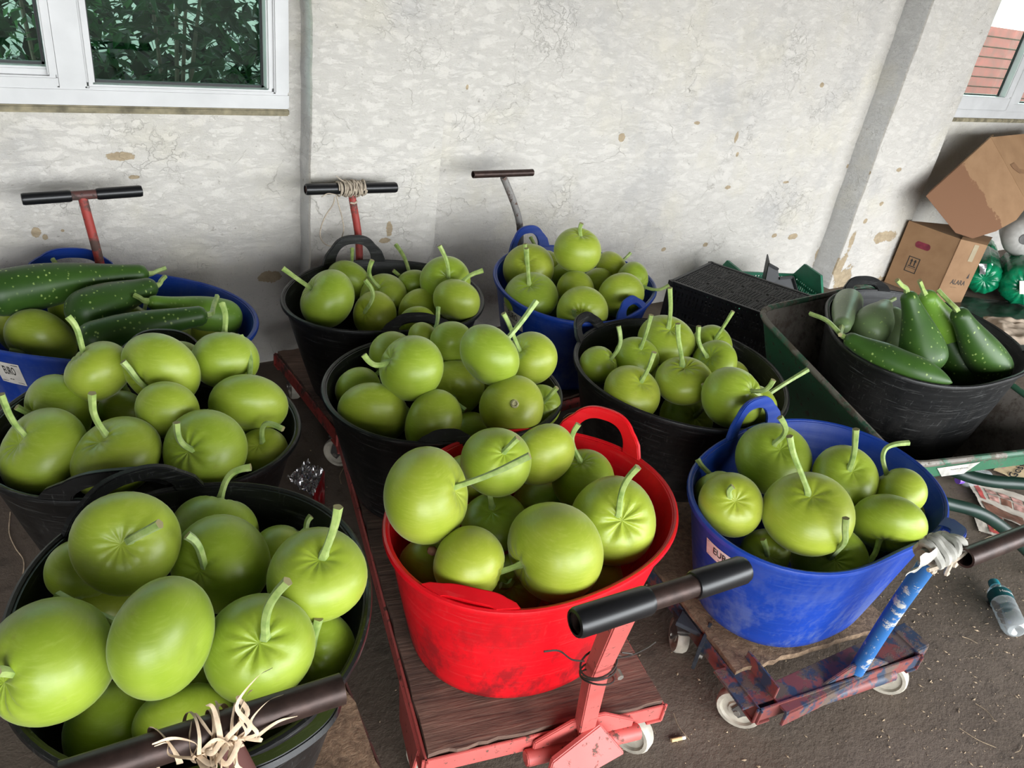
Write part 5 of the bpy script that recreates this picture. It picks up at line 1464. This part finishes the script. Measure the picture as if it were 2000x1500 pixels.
b = MB(); fnb = sheet(((1965, 905), (1975, 880), (2060, 890), (2050, 920)), .012, 10, .035, 7, 6); b.grid(fnb, 20, 20)
tag(b.build('plastic_bag', MAT['redbag'], angle=180), 'crumpled red plastic bag above the tan newspaper', 'bag')
wr = empty('food_wrapper', px(600, 960, 0), 'crumpled silver and red wrapper on the floor between the tubs', 'wrapper')
b = MB(); f1 = sheet(((560, 950), (600, 915), (632, 935), (612, 985)), .006, 10, .045, 3, 7); b.grid(f1, 18, 18); b.build('foil', MAT['foil'], wr, smooth=False)
b = MB(); f2 = sheet(((612, 925), (634, 925), (634, 990), (610, 990)), .004, 10, .014, 4, 4); b.grid(f2, 10, 10); b.build('red_side', MAT['foil_red'], wr, angle=180)
cg = empty('cigarette_end', px(1325, 1443, 0), 'cigarette end on the floor beside the salmon trolley', 'cigarette end')
a, c = at_z(1311, 1446, .0045), at_z(1338, 1440, .0045); b = MB(); b.tube([a, a + (c - a) * .75], .0042, 10); b.build('filter', MAT['filter'], cg)
b = MB(); b.tube([a + (c - a) * .75, c], .0041, 10); b.build('paper_end', MAT['ash'], cg)
# a scrap of white card under the red trolley's right side
b = MB(); b.grid(sheet(((1322, 1184), (1332, 1176), (1346, 1188), (1340, 1194)), .003, 5, .004, 2), 4, 4); tag(b.build('paper_scrap', MAT['paper'], angle=180), 'small white paper scrap between the red and blue trolleys', 'paper')
# dirt, chaff and grit: nobody could count it
b = MB(); r = random.Random(21)
def clear(x, y): return -1.2 < x < 5.5 and -.4 < y < 2.38
for k in range(2600):
    x, y = r.uniform(.3, 4.4), r.uniform(-.1, 2.38)
    if r.random() < .55: x, y = r.gauss(1.9, .45), r.gauss(.45, .30)
    if not clear(x, y): continue
    s = r.choice((.0009, .0012, .0016, .002, .003)); a = r.uniform(0, 6.28); e_ = r.uniform(.6, 2.6); h = s * r.uniform(.3, .9)
    ux_, uy_ = V(math.cos(a), math.sin(a), 0) * s * e_, V(-math.sin(a), math.cos(a), 0) * s
    c = V(x, y, .001); b.add([c - ux_, c + uy_, c + ux_, c - uy_ * .8, c + V(0, 0, h)], [(0, 1, 4), (1, 2, 4), (2, 3, 4), (3, 0, 4)])
tag(b.build('floor_grit', MAT['straw'], smooth=False), 'scattered chaff and grit on the dirty floor', 'dirt', kind='stuff')
b = MB()
for k in range(130):
    x, y = r.gauss(1.6, .8), r.uniform(.1, 2.2)
    if not clear(x, y): continue
    a = r.uniform(0, 6.28); l = r.uniform(.015, .06); c = V(x, y, .003); d = V(math.cos(a), math.sin(a), 0); n = V(-d.y, d.x, 0)
    b.tube(catmull([c - d * l, c + n * r.uniform(-.3, .3) * l, c + d * l], 3), .0008, 4)
tag(b.build('floor_straw', MAT['straw'], smooth=False), 'loose straw strands scattered on the floor', 'straw', kind='stuff')
# yarn lying left of the nearest tub
b = MB(); b.tube(catmull([V(*px(x, y, .003)) for x, y in ((20, 1000), (18, 1040), (30, 1070), (46, 1095), (44, 1130), (40, 1160))], 6), .0013, 5)
tag(b.build('string', MAT['raffia']), 'thin dry string on the floor at the far left', 'string')
